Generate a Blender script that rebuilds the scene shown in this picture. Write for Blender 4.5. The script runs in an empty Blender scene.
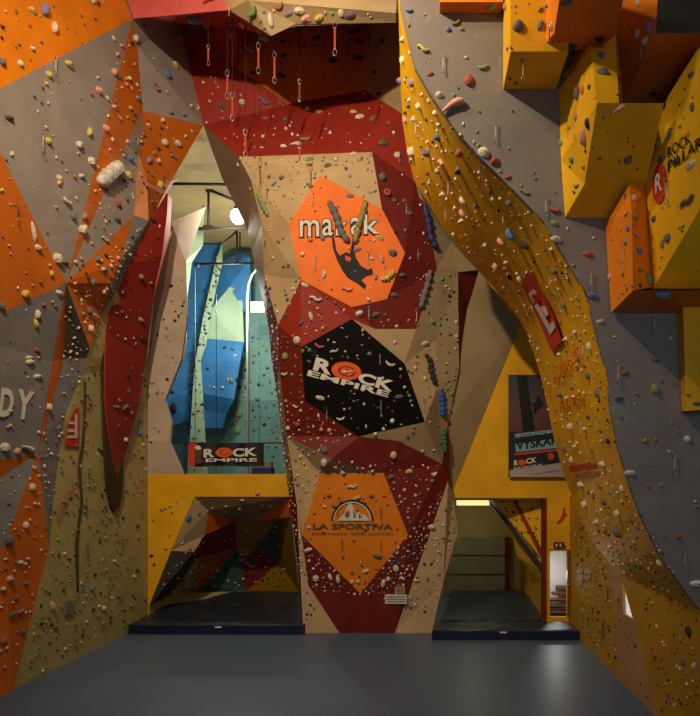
import bpy, bmesh, math, random
from mathutils import Vector, Matrix
from mathutils.bvhtree import BVHTree
from mathutils.geometry import normal as poly_normal
C = bpy.context.scene.collection
rnd = random.Random(7)
F, CX, CY, H = 600.0, 425.0, 483.0, 4.3     # focal length in px, vanishing point, eye height (m)

def P(px, py, Y): return Vector(((px-CX)/F*Y, Y, H-(py-CY)/F*Y))
def lin(c):
    c = c.lstrip('#'); v = [int(c[i:i+2], 16)/255 for i in (0, 2, 4)]
    return tuple(x/12.92 if x <= .04045 else ((x+.055)/1.055)**2.4 for x in v)+(1,)

# ---------------------------------------------------------------- materials
MATS = {}
def mat(name, col, rough=.6, metal=0, emit=0, noise=.12, scale=3, bump=.15, spec=.4, dots=False, chalk=0):
    if name in MATS: return MATS[name]
    m = bpy.data.materials.new(name); m.use_nodes = True
    nt = m.node_tree; b = nt.nodes['Principled BSDF']
    c = lin(col) if isinstance(col, str) else col
    b.inputs['Roughness'].default_value = rough; b.inputs['Metallic'].default_value = metal
    b.inputs['Specular IOR Level'].default_value = spec
    tc = nt.nodes.new('ShaderNodeTexCoord')
    n = nt.nodes.new('ShaderNodeTexNoise'); n.inputs['Scale'].default_value = scale; n.inputs['Detail'].default_value = 6
    nt.links.new(tc.outputs['Object'], n.inputs['Vector'])
    r = nt.nodes.new('ShaderNodeValToRGB')
    r.color_ramp.elements[0].position = .3; r.color_ramp.elements[1].position = .72
    r.color_ramp.elements[0].color = tuple(x*(1-noise) for x in c[:3])+(1,)
    r.color_ramp.elements[1].color = tuple(min(1, x*(1+noise)) for x in c[:3])+(1,)
    nt.links.new(n.outputs['Fac'], r.inputs['Fac'])
    out = r.outputs['Color']
    if chalk:
        n2 = nt.nodes.new('ShaderNodeTexNoise'); n2.inputs['Scale'].default_value = 1.6; n2.inputs['Detail'].default_value = 9; n2.inputs['Roughness'].default_value = .72
        nt.links.new(tc.outputs['Object'], n2.inputs['Vector'])
        r2 = nt.nodes.new('ShaderNodeValToRGB'); r2.color_ramp.elements[0].position = .58; r2.color_ramp.elements[1].position = .8
        r2.color_ramp.elements[1].color = (chalk,)*3+(1,)
        nt.links.new(n2.outputs['Fac'], r2.inputs['Fac'])
        mx = nt.nodes.new('ShaderNodeMix'); mx.data_type = 'RGBA'
        nt.links.new(r2.outputs['Color'], mx.inputs['Factor']); nt.links.new(out, mx.inputs['A'])
        mx.inputs['B'].default_value = (.62, .6, .56, 1); out = mx.outputs['Result']
    if dots:                                  # threaded bolt holes on a grid, in the panel's own plane
        v = nt.nodes.new('ShaderNodeTexVoronoi'); v.voronoi_dimensions = '2D'; v.inputs['Scale'].default_value = 4.2
        v.inputs['Randomness'].default_value = .12
        nt.links.new(tc.outputs['UV'], v.inputs['Vector'])
        lt = nt.nodes.new('ShaderNodeMath'); lt.operation = 'LESS_THAN'; lt.inputs[1].default_value = .05
        nt.links.new(v.outputs['Distance'], lt.inputs[0])
        sc = nt.nodes.new('ShaderNodeMath'); sc.operation = 'MULTIPLY'; sc.inputs[1].default_value = .38
        nt.links.new(lt.outputs[0], sc.inputs[0])
        mx = nt.nodes.new('ShaderNodeMix'); mx.data_type = 'RGBA'
        nt.links.new(sc.outputs[0], mx.inputs['Factor']); nt.links.new(out, mx.inputs['A'])
        mx.inputs['B'].default_value = (.02, .018, .015, 1); out = mx.outputs['Result']
    nt.links.new(out, b.inputs['Base Color'])
    if emit:
        b.inputs['Emission Color'].default_value = c; b.inputs['Emission Strength'].default_value = emit
    if bump:
        n3 = nt.nodes.new('ShaderNodeTexNoise'); n3.inputs['Scale'].default_value = scale*14
        nt.links.new(tc.outputs['Object'], n3.inputs['Vector'])
        bp = nt.nodes.new('ShaderNodeBump'); bp.inputs['Strength'].default_value = bump; bp.inputs['Distance'].default_value = .02
        nt.links.new(n3.outputs['Fac'], bp.inputs['Height']); nt.links.new(bp.outputs['Normal'], b.inputs['Normal'])
    MATS[name] = m; return m

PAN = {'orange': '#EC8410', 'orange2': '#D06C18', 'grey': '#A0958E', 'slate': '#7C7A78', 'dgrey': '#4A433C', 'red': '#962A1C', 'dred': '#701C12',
       'tan': '#BE9F74', 'tan2': '#A08660', 'mauve': '#BAA490', 'khaki': '#B4A668', 'yellow': '#E0A20C', 'gold': '#AE8212', 'rgrey': '#7A716A', 'black': '#060505', 'salmon': '#A88058',  # tan2 puts the shade of turned tower facets into the tan
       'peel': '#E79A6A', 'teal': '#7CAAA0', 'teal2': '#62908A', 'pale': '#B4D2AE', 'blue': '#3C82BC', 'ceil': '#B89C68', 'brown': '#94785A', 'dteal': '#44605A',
       'hexo': '#EE7012', 'olive': '#3C3820', 'pento': '#DC7A10', 'slateb': '#747270', 'pinkr': '#D86058', 'byellow': '#E6AC0A'}  # pinkish red of rim and beam: light put into the colour
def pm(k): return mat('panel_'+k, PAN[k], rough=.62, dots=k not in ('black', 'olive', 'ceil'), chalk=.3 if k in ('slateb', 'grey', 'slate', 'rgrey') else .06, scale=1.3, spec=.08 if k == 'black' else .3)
HC = {'w': ('cream', '#DACBB2'), 'g': ('grey', '#6E6A66'), 'y': ('yellow', '#CDB85A'), 'b': ('blue', '#5C7CA4'), 'n': ('green', '#849E58'), 'r': ('red', '#B2583E'),
      'p': ('pink', '#DFA088'), 'v': ('violet', '#8E7FA0'), 'o': ('orange', '#D8662A'), 'k': ('black', '#35322F'), 't': ('brown', '#9C7F5E'), 'q': ('white', '#E4E0D8')}
def hm(k): return mat('hold_'+HC[k][0], HC[k][1], rough=.75, noise=.22, scale=9, bump=.4)
METAL = mat('steel', '#9A9A98', rough=.35, metal=.9, noise=.05, bump=0)
DARKM = mat('dark_steel', '#2E2C2A', rough=.5, metal=.5, noise=.1, bump=0)
SLINGR = mat('sling_red', '#A8442C', rough=.8); SLINGW = mat('sling_pale', '#B8AE9A', rough=.8); SLINGK = mat('sling_black', '#2A2622', rough=.8)

# ---------------------------------------------------------------- objects
def link(name, me, parent=None):
    o = bpy.data.objects.new(name, me); C.objects.link(o)
    if parent is not None:
        o.parent = parent; o.matrix_parent_inverse = parent.matrix_world.inverted()
    return o
def empty(name, loc):
    o = bpy.data.objects.new(name, None); o.empty_display_size = .1; C.objects.link(o); o.location = loc; o.matrix_world = Matrix.Translation(loc); return o
def tag(o, label=None, cat=None, group=None, kind=None):
    if label: o['label'] = label
    if cat: o['category'] = cat
    if group: o['group'] = group
    if kind: o['kind'] = kind
    return o
SURF_V, SURF_F, SURF_N = [], [], []            # everything that holds may be bolted to
def facets(name, faces, parent=None, thick=.07, reg=True, world=False):
    """faces: (panel phrase, colour key, [(px,py,Y)...]); one mesh, one material per colour."""
    me = bpy.data.meshes.new(name); bm = bmesh.new(); uvl = bm.loops.layers.uv.new('uv'); pl = bm.faces.layers.int.new('panel'); phs = []
    mats = []; vc = {}
    cam = Vector((0, 0, H))
    for ph, ck, pts in faces:
        pts = [Vector(p) if world else P(*p) for p in pts]
        vs = []
        for p in pts:
            k = tuple(round(x, 4) for x in p)
            if k not in vc: vc[k] = bm.verts.new(p)
            if vc[k] not in vs: vs.append(vc[k])
        try: f = bm.faces.new(vs)
        except ValueError: continue
        f.normal_update()
        if f.normal.dot(cam-f.calc_center_median()) < 0: f.normal_flip()
        m = pm(ck)
        if m not in mats: mats.append(m)
        f.material_index = mats.index(m)
        n = f.normal; u = Vector((0, 0, 1)).cross(n)
        if u.length < .05: u = Vector((1, 0, 0))
        u.normalize(); w = n.cross(u)
        for l in f.loops: l[uvl].uv = (l.vert.co.dot(u), l.vert.co.dot(w))
        f[pl] = len(phs); phs.append((ph, ck))
    bmesh.ops.triangulate(bm, faces=bm.faces[:])
    if reg:
        for t in bm.faces:
            i = len(SURF_V); SURF_V.extend([v.co.copy() for v in t.verts]); SURF_F.append((i, i+1, i+2)); SURF_N.append(phs[t[pl]])
    if thick:                                    # closed slab: every sheet gets its real thickness
        bm.normal_update()
        g = bmesh.ops.duplicate(bm, geom=bm.verts[:]+bm.edges[:]+bm.faces[:])
        vm = g['vert_map']
        nf = [x for x in g['geom'] if isinstance(x, bmesh.types.BMFace)]
        orig = set(bm.faces)-set(nf)
        ov = [v for v in bm.verts if v in vm and any(f in orig for f in v.link_faces)]
        off = {}
        for v in ov:
            nn = Vector()
            for f in v.link_faces: nn += f.normal
            off[v] = nn.normalized() if nn.length > 1e-6 else Vector((0, -1, 0))
        bes = [e for e in bm.edges if len(e.link_faces) == 1 and e.link_faces[0] in orig]
        pairs = [(e.verts[0], e.verts[1], e.link_faces[0].material_index) for e in bes]
        for v in ov: vm[v].co = v.co-off[v]*thick
        for f in nf: f.normal_flip()
        for a, b_, mi in pairs:
            try: q = bm.faces.new((a, b_, vm[b_], vm[a])); q.material_index = mi
            except ValueError: pass
    bm.to_mesh(me); bm.free()
    for m in mats: me.materials.append(m)
    return link(name, me, parent)
def mesh_obj(name, verts, faces, m, parent=None, smooth=False):
    me = bpy.data.meshes.new(name); me.from_pydata([tuple(v) for v in verts], [], faces); me.materials.append(m); me.update()
    if smooth: me.polygons.foreach_set('use_smooth', [True]*len(me.polygons))
    return link(name, me, parent)
def box(name, a, b, m, parent=None, bev=0):
    bm = bmesh.new(); bmesh.ops.create_cube(bm, size=1)
    for v in bm.verts: v.co = Vector([(a[i]+b[i])/2+v.co[i]*(b[i]-a[i]) for i in range(3)])
    if bev: bmesh.ops.bevel(bm, geom=bm.edges[:], offset=bev, segments=3, affect='EDGES', profile=.6)
    me = bpy.data.meshes.new(name); bm.to_mesh(me); bm.free(); me.materials.append(m)
    return link(name, me, parent)
def tube_mesh(name, pts, rads, n=8):
    pts = [Vector(p) for p in pts]; vs, fs = [], []
    up = Vector((.13, .31, .94))
    for i, p in enumerate(pts):
        t = (pts[min(i+1, len(pts)-1)]-pts[max(i-1, 0)]).normalized()
        a = t.cross(up)
        if a.length < .1: a = t.cross(Vector((1, 0, 0)))
        a.normalize(); b = t.cross(a)
        for k in range(n):
            q = 2*math.pi*k/n; vs.append(p+(a*math.cos(q)+b*math.sin(q))*rads[i])
    for i in range(len(pts)-1):
        for k in range(n): fs.append((i*n+k, i*n+(k+1) % n, (i+1)*n+(k+1) % n, (i+1)*n+k))
    fs.append(tuple(range(n-1, -1, -1))); fs.append(tuple((len(pts)-1)*n+k for k in range(n)))
    me = bpy.data.meshes.new(name); me.from_pydata([tuple(v) for v in vs], [], fs); me.update()
    me.polygons.foreach_set('use_smooth', [True]*len(me.polygons)); return me
def tube(name, pts, r, m, parent=None, n=8):
    me = tube_mesh(name, pts, r if isinstance(r, list) else [r]*len(pts), n); me.materials.append(m); return link(name, me, parent)

# ================================================================ THE SETTING
FLOOR = mat('floor_matting', '#4F6076', rough=.42, noise=.06, scale=.8, bump=.05, spec=.35)
fl = box('floor', (-10.5, 2, -.1), (6.5, 24.5, 0), FLOOR); tag(fl, kind='structure')

# ---- left wall
a0=(-60,-60,10.2); a1=(105,-60,14.8); a2=(132.5,18.5,15.0); a3=(-25,102,10.9); a3b=(-60,112,10.3); a4=(66,283,13.6); a6=(-40,332,11.3)
b1=(137.5,46,15.2); b2=(142.7,110.6,15.8); b3=(105,190,14.7); b4=(139,154,15.9); b5=(133.5,215,15.7); b6=(147,180,16.25); b7=(148.6,220.6,16.2)
c0=(180,23.5,17.5); c1=(203.3,125.2,17.6); c2=(172,180,17.2); c3=(158,208,17.0)
d1=(115,293,15.6); d2=(103,312,15.5); d3=(111,283,15.1); d4=(121,260,15.3); d5=(90,348,14.9); d6=(86,358,14.9); d7=(64,358,14.3)
e1=(60,376,14.1); e2=(43,438,13.4); e3=(38,452,13.2); e4=(52,362,13.6); e5=(-40,469,11.4); e6=(-40,506,11.6); e7=(5,545,12.2); e8=(-40,575,11.5)
f1=(82,376,14.9); f2=(66,412,14.3); f3=(60,447,14.1); f4=(53,505,13.8); f5=(49,548,13.6)
g1=(13,690,12.46); g2=(-40,718,10.97); g3=(130,632,17.32); k1=(148,623.2,18.4); k3=(148,358,18.4); k5=(156,250,18.2); k6=(160,215,17.6)
def on_plane(px, py, a, b, c):
    a, b, c = P(*a), P(*b), P(*c); n = (b-a).cross(c-a); d = Vector(((px-CX)/F, 1, -(py-CY)/F)); return (px, py, n.dot(a-Vector((0, 0, H)))/n.dot(d))
b1 = on_plane(137.5,46,a2,b2,a4); b3 = on_plane(105,190,a2,b2,a4)
LEFT = [('orange panel, top left corner', 'orange', [a0,a1,a2,a3,a3b]), ('big grey upper left panel', 'grey', [a2,a4,a3]),
 ('left edge orange triangle', 'orange2', [a3b,a3,a4,a6]), ('steep upper orange strip', 'orange2', [a2,b1,b2,b3,a4]),
 ('small grey wedge on left wall', 'grey', [b2,b4,b5,a4,b3]), ('peeling salmon facet', 'peel', [b4,b6,b7,b5]),  # peeling orange facet, with light put into its colour
 ('orange facet beside window opening', 'orange2', [b2,c1,c2,c3,b7,b6,b4]), ('shaded grey upper corner panel', 'grey', [a2,c0,c1,b2,b1]),
 ('grey slanted edge strip', 'slate', [b5,b7,d1,d2,d3,d4]), ('orange kite on left wall', 'orange2', [a4,b5,d4,d3,d2,d5]),
 ('dark grey left wall facet', 'dgrey', [a4,d5,d6,d7]), ('thin orange strip by lettering', 'orange2', [a4,d7,e1,e2,e3,e4]),
 ('slate panel with white lettering', 'slate', [a6,a4,e4,e3,e5]), ('grey strip beside khaki wall', 'slate', [d7,d6,f1,f2,f3,f4,f5,e3,e2,e1]),
 ('small orange wedge, left edge', 'orange2', [e5,e3,e6]), ('slate triangle, left edge', 'slateb', [e6,e3,e7,e8]),
 ('lower left orange panel', 'orange2', [e3,f5,g1,g2,e8,e7]),
 ('khaki left wall', 'khaki', [d2,d5,d6,f1,f2,f3,f4,f5,g1,g3,k1,k3,k5,k6,b7,d1])]
wl = facets('wall_left', LEFT); tag(wl, kind='structure')

# ---- red blade beside the window opening
YB = 18.4
blade = empty('blade_volume', P(115, 478, 16.4))
tag(blade, 'long red blade-shaped volume with rim tinted as lit and dark border on the khaki wall', 'climbing wall volume')
def wy(px, d=0): return 5100/(425-px)-d
Lr = [(168,193,16.9),(148,225,16.3),(130,265,15.9),(113,300,15.7),(106,330,wy(106,.25)),(105.5,400,wy(105.5,.25)),(110,440,wy(110,.25)),(116,478,wy(116,.2))]
Rr = [(168,193,16.9),(167,215,16.9),(162,255,16.9),(154,297,17.2),(146,360,17.6),(139,405,17.4),(125,455,16.8),(117,478,16.45)]
fs = [('tall red blade', 'red' if i else 'red', [Lr[i], Rr[i], Rr[i+1], Lr[i+1]]) for i in range(7)]
facets('blade_face', fs, blade, thick=.05)
rim = [(168,193,16.9),(172,200,17.6),(170,235,17.8),(163,262,17.9),(155,300,18.1)]
Ri = [(168,193,16.9),(167,215,16.9),(162,255,16.9),(157,280,17.05),(154,297,17.2)]
facets('rim', [('pink rim', 'pinkr', [rim[i], rim[i+1], Ri[i+1], Ri[i]]) for i in range(4)], blade, reg=False)
band_o = [(108,303),(101,325),(102,360),(103,400),(105,450),(107,485),(111,505),(115,512.5),(120,506),(123,488),(123.5,455)]
band_i = [(113,302),(108,332),(108,360),(108,400),(111,440),(114,462),(116,476),(117,479),(118,478),(120,470),(122,455)]
facets('dark_border', [('dark border', 'olive', [(*band_o[i], wy(band_o[i][0], .12)), (*band_o[i+1], wy(band_o[i+1][0], .12)), (*band_i[i+1], wy(band_i[i+1][0], .22)), (*band_i[i], wy(band_i[i][0], .22))]) for i in range(10)], blade, reg=False, thick=.06)

# ---- back wall, left half: tan panel round the opening and yellow apron over the cave
tanp = [('tan panel left of opening', 'mauve', [(148,440,18.38),(148,358,18.3),(155,290,18.2),(168,235,18.25),(186.5,290,18.2),(187,319,18.3),(181,360,18.35),(165,400,18.3)]),
        ('tan panel left of opening', 'mauve', [(168,235,18.25),(171,222,18.3),(206,207,20.0),(186,262,18.4),(186.5,290,18.2)]),
        ('tan panel left of opening', 'mauve', [(148,440,18.38),(165,400,18.3),(171,422,18.35),(169,442,18.2)]),
        ('tan panel left of opening', 'mauve', [(148,440,18.38),(169,442,18.2),(183,474,18.4),(148,474,18.4)]),
        ('yellow apron above left cave', 'yellow', [(146,474,18.4),(289,474,18.4),(290,496.7,18.4),(194.3,496.7,18.4),(146,496.7,18.4)]),
        ('yellow apron above left cave', 'yellow', [(146,496.7,18.4),(194.3,496.7,18.4),(171,550.7,18.4),(149,606,18.4),(149,623,18.4),(147,623,18.4)])]
wb = facets('wall_back', tanp, thick=.12); tag(wb, kind='structure')

# ---- left bouldering cave
q1=(194.3,496.7,18.41); q2=(290.5,496.7,18.41); q3=(208.4,511,18.9); q4=(204.6,535,19.2); q5=(194,552,18.9); q6=(171,550.7,18.41); q7=(149,606,18.41)
t1=(251,522,20.3); t2=(236,521.5,20.3); t3=(290,517,19.0); w1=(279,520,21.0); w2=(237,549,21.6); w3=(197,558,20.0); w4=(240,556,21.7)
w5=(261,552,21.6); w6=(279,562,21.8); w7=(247,591,22.4); w8=(251,554,21.7); w9=(197,592,21.8); w10=(299,592,22.4); w11=(172,594,20.5)
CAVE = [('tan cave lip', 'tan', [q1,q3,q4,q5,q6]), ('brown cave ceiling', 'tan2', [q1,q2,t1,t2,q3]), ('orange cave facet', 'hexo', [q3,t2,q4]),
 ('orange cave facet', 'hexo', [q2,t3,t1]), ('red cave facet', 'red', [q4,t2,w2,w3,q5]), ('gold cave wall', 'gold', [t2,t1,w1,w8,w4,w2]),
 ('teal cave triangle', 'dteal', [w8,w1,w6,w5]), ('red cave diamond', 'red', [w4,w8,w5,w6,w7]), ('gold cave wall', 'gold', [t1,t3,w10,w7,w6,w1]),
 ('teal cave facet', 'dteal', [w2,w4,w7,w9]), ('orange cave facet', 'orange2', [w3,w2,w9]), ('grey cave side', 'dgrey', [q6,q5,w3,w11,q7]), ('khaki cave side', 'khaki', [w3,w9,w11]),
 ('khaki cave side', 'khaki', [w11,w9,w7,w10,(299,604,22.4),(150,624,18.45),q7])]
cv = facets('wall_cave', CAVE, thick=.05); cv.name = 'wall_cave'; tag(cv, kind='structure')

# ---- hall seen through the opening
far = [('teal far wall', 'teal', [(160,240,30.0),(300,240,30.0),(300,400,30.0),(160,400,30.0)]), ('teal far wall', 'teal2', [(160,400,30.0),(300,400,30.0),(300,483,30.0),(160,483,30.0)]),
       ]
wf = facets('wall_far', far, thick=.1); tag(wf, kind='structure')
cf = facets('ceiling', [('far ceiling', 'ceil', [(-13.5, 18.6, 15.95), (-4.0, 18.6, 15.95), (-4.0, 30.2, 15.95), (-13.5, 30.2, 15.95)])], thick=.1, reg=False, world=True); tag(cf, kind='structure')
def panel_thing(name, label, faces, cat='climbing wall', thick=.12, group=None):
    o = facets(name, faces, None, thick=thick); tag(o, label, cat, group); return o
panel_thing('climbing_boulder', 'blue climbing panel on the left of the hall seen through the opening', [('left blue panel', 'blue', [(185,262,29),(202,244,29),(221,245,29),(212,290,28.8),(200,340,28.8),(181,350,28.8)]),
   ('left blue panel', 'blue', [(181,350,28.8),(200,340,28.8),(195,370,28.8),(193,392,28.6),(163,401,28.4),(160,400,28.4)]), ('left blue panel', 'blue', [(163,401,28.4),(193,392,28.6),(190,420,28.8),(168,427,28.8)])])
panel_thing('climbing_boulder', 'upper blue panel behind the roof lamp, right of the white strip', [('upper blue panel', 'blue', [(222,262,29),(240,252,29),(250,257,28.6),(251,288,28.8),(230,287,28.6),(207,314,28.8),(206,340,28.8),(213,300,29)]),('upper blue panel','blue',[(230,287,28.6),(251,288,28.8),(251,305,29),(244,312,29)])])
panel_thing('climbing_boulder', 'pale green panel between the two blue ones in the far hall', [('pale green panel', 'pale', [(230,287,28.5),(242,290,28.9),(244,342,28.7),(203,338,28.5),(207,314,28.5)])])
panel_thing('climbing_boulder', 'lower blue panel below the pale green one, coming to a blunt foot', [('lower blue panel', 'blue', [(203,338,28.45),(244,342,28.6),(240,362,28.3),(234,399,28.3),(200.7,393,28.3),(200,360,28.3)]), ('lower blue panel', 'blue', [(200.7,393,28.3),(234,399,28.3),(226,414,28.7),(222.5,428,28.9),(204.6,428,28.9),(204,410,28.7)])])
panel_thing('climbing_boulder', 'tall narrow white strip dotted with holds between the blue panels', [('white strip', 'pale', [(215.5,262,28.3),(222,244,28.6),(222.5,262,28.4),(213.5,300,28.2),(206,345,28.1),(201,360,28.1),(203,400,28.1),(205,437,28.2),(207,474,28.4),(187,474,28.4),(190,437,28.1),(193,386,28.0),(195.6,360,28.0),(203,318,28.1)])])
panel_thing('climbing_boulder', 'pale green fin at the far left of the opening, next to the tan wall', [('pale fin', 'pale', [(205,205,22.5),(203,245,23),(192,262,23),(187,300,23),(187,345,23),(183,362,23),(182,300,22.5),(184,262,22.5)])])

# roof truss in the opening
BEAM = mat('beam_steel', '#2C2622', rough=.6, noise=.2)
def bar3(name, a, b, r, parent): return tube(name, [a, b], r, BEAM, parent, 6)
tr = empty('roof_truss', P(208, 229, 21.5)); tag(tr, 'dark steel roof truss with upright post, nearer one above the lamp', 'roof truss')
bar3('lower_chord', P(168,229,21.5), P(254,228,21.5), .055, tr); bar3('upper_chord', P(160,183.5,21.5), P(240,184.5,21.5), .05, tr)
bar3('post', P(208.5,228,21.5), P(208.5,190,21.5), .045, tr); bar3('diagonal', P(210,190,21.5), P(234,200,21.5), .05, tr)
mesh_obj('gusset', [P(199,229,21.45),P(218,229,21.45),P(212,225,21.45),P(204,225,21.45),P(199,229,21.55),P(218,229,21.55),P(212,225,21.55),P(204,225,21.55)], [(0,1,2,3),(7,6,5,4),(0,4,5,1),(1,5,6,2),(2,6,7,3),(3,7,4,0)], BEAM, tr)
mesh_obj('gusset', [P(205,189,21.4),P(214,189,21.4),P(213,192.5,21.4),P(206,192.5,21.4),P(205,189,21.6),P(214,189,21.6),P(213,192.5,21.6),P(206,192.5,21.6)], [(0,1,2,3),(7,6,5,4),(0,4,5,1),(1,5,6,2),(2,6,7,3),(3,7,4,0)], BEAM, tr)
tr = empty('roof_truss', P(236, 263, 24.5)); tag(tr, 'dark steel roof truss lower in view, its diagonal running to the lamp', 'roof truss')
bar3('lower_chord', P(197,264,24.5), P(258,263,24.5), .05, tr); bar3('post', P(237,262,24.5), P(237,231,24.5), .045, tr); bar3('diagonal', P(220,246,24.5), P(237,231,24.5), .04, tr); bar3('brace', P(240,232,24.5), P(240,261,24.5), .03, tr)
tube('end_plate', [P(195.5,265,24.4), P(199,264.5,24.4)], [.12,.1], BEAM, tr)

# lamp
lampc = P(238, 216.5, 20.6)
lamp = empty('hall_lamp', lampc); tag(lamp, 'bright round hall lamp glowing under the roof in the window opening', 'lamp')
bm = bmesh.new(); bmesh.ops.create_uvsphere(bm, u_segments=24, v_segments=14, radius=.25)
me = bpy.data.meshes.new('bulb'); bm.to_mesh(me); bm.free(); me.materials.append(mat('lamp_glow', '#FFF4D6', emit=28, bump=0))
o = link('bulb', me, lamp); o.matrix_world = Matrix.Translation(lampc)
tube('lamp_cap', [lampc+Vector((0,0,.2)), lampc+Vector((0,0,.32)), lampc+Vector((0,0,.4))], [.16,.12,.05], BEAM, lamp, 12)

# white metal arch, window and slender poles on the right of the far hall
tube('white_edging', [P(178,179,17.1), P(172,182,17.05), P(165,195,16.95), P(158,208,16.9)], .03, mat('white_trim', '#D8D4CC')); tag(C.objects[-1], 'white edging strip on the edge of the orange facet above the red blade', 'edging strip')
WHT = mat('white_steel', '#C8D2C8', rough=.4)
tube('bent_pipe', [P(247.5,474,26), P(247.5,340,26), P(247.5,297,26), P(249,284,26), P(252,275,26), P(256,270,26), P(262,268,26)], .05, WHT)
tag(bpy.data.objects['bent_pipe'], 'pale bent pipe arching at the top right of the far hall', 'pipe')
win = box('window_1', P(251,312.5,27.0)-Vector((0,.05,0)), P(265,302,27.0), mat('far_window', '#DDE6D2', emit=.4, bump=0)); tag(win, kind='structure')

# rope rail and banner in the opening
tube('banner_rail', [P(167,443,18.75), P(286,443,18.75)], .02, DARKM); tag(bpy.data.objects['banner_rail'], 'thin rail stretched across the window opening above the banner', 'rail')
bp = mat('bright_pole', '#9FA89E', rough=.5)
for i, (x, y0, y1, lab) in enumerate([(216,262,474,'thin grey rope hanging down the far hall beside the white strip'),(195,250,443,'thin pale rope hanging before the left blue panel'),(249,300,474,'dark rope hanging in front of the teal wall')]):
    tube('hanging_rope', [P(x,y0,24+i*.4), P(x+.3,(y0+y1)/2,24+i*.4), P(x,y1,24+i*.4)], .013, DARKM if i != 1 else bp)
    o = C.objects[-1]; tag(o, lab, 'rope')
bx_ = box('storage_box', P(253.5,474,25)-Vector((0,.3,0)), P(273,468,25)+Vector((0,.3,0)), mat('blue_plastic', '#1E2C66')); tag(bx_, 'dark blue box on the ledge behind the right end of the banner', 'box')
bx2 = box('storage_box', P(253.5,467.6,25)-Vector((0,.2,0)), P(272,462,25)+Vector((0,.2,0)), mat('wood_box', '#8A7C50')); tag(bx2, 'tan board lying on the dark blue box', 'board')

# ================================================================ TOWER
V = dict(
 tl=(239,157,16.3), tr=(372,152,15.8), l1=(251,180,16.35), l2=(262,225,16.4), l3=(264,275,16.5), l4=(278,325,16.5),
 h0=(320,175,15.9), h1=(382,209,15.8), h2=(405,253,15.9), h3=(387,299,16.0), h4=(352,307,16.0), h5=(301,280,16.0), h6=(289,224,15.95),
 r1=(415,181,16.2), r2=(424,201,16.3), r3=(437,268,16.5), r4=(416,329,16.3), r5=(375,329,16.2), n1=(401,113,16.2),
 k0=(352,319,16.1), k1=(301,347,16.2), k2=(305,401,16.2), k3=(359,436.5,16.2), k4=(425,422,16.3), k5=(404.5,363.5,16.15),
 s1=(287,436,16.8), s2=(332,459,16.3), s3=(399,441,16.45), s4=(442,464,16.9), s5=(437,388,16.8), s6=(436,340,16.7),
 p0=(320,473,16.7), p1=(383.5,473,16.7), p2=(408,534.6,16.9), p3=(360.5,593.7,17.05), p4=(302,535,17.0),
 m0=(279,365,16.7), m1=(290.6,460,16.95), m2=(297,507,17.05), m3=(303.3,633,17.2), m4=(339.4,633,17.2), m5=(308.6,586,17.15),
 m6=(395,633,17.2), m7=(431.6,633,17.2), m8=(443,583,17.3), m9=(458,531,17.5), m10=(453,498,17.4), m11=(448,481,17.1))
def planar(keys, three):
    a, b, c = [P(*V[k]) for k in three]; n = (b-a).cross(c-a)
    for k in keys:
        px, py, _ = V[k]; d = P(px, py, 1)-Vector((0, 0, H)); d = Vector(((px-CX)/F, 1, -(py-CY)/F))
        V[k] = (px, py, n.dot(a-Vector((0, 0, H)))/n.dot(d))
V['h0'] = (320,175,15.75)
planar(['h1','h2','h3','h5','h6'], ('h0','h4','h1')) if False else planar(['h1','h3','h5','h6'], ('h0','h4','h2'))
V['k2'] = (305,401,16.25); planar(['k1','k2','k5','k3'], ('k0','k4','k2'))
planar(['p1','p2','p4'], ('p0','p3','p1'))
g = V.get
def T(ph, ck, ks): return (ph, ck, [V[k] if isinstance(k, str) else k for k in ks.split()] if isinstance(ks, str) else [V[k] if isinstance(k, str) else k for k in ks])
o0=(213,150,18.9); o1=(222,178,18.9); o2=(233,200,18.9); o3=(248,231,18.8); o4=(252,252,18.7); o5=(269,329,18.4); o6=(271.5,360,18.4); o7=(276.6,391,18.4); o8=(281.7,437,18.4); o9=(289,496,18.4); o10=(297,560,18.0)
x1=(458,272,16.9); x2=(459,369,17.0); x3=(448,423,17.1)
NICHE = []
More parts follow.
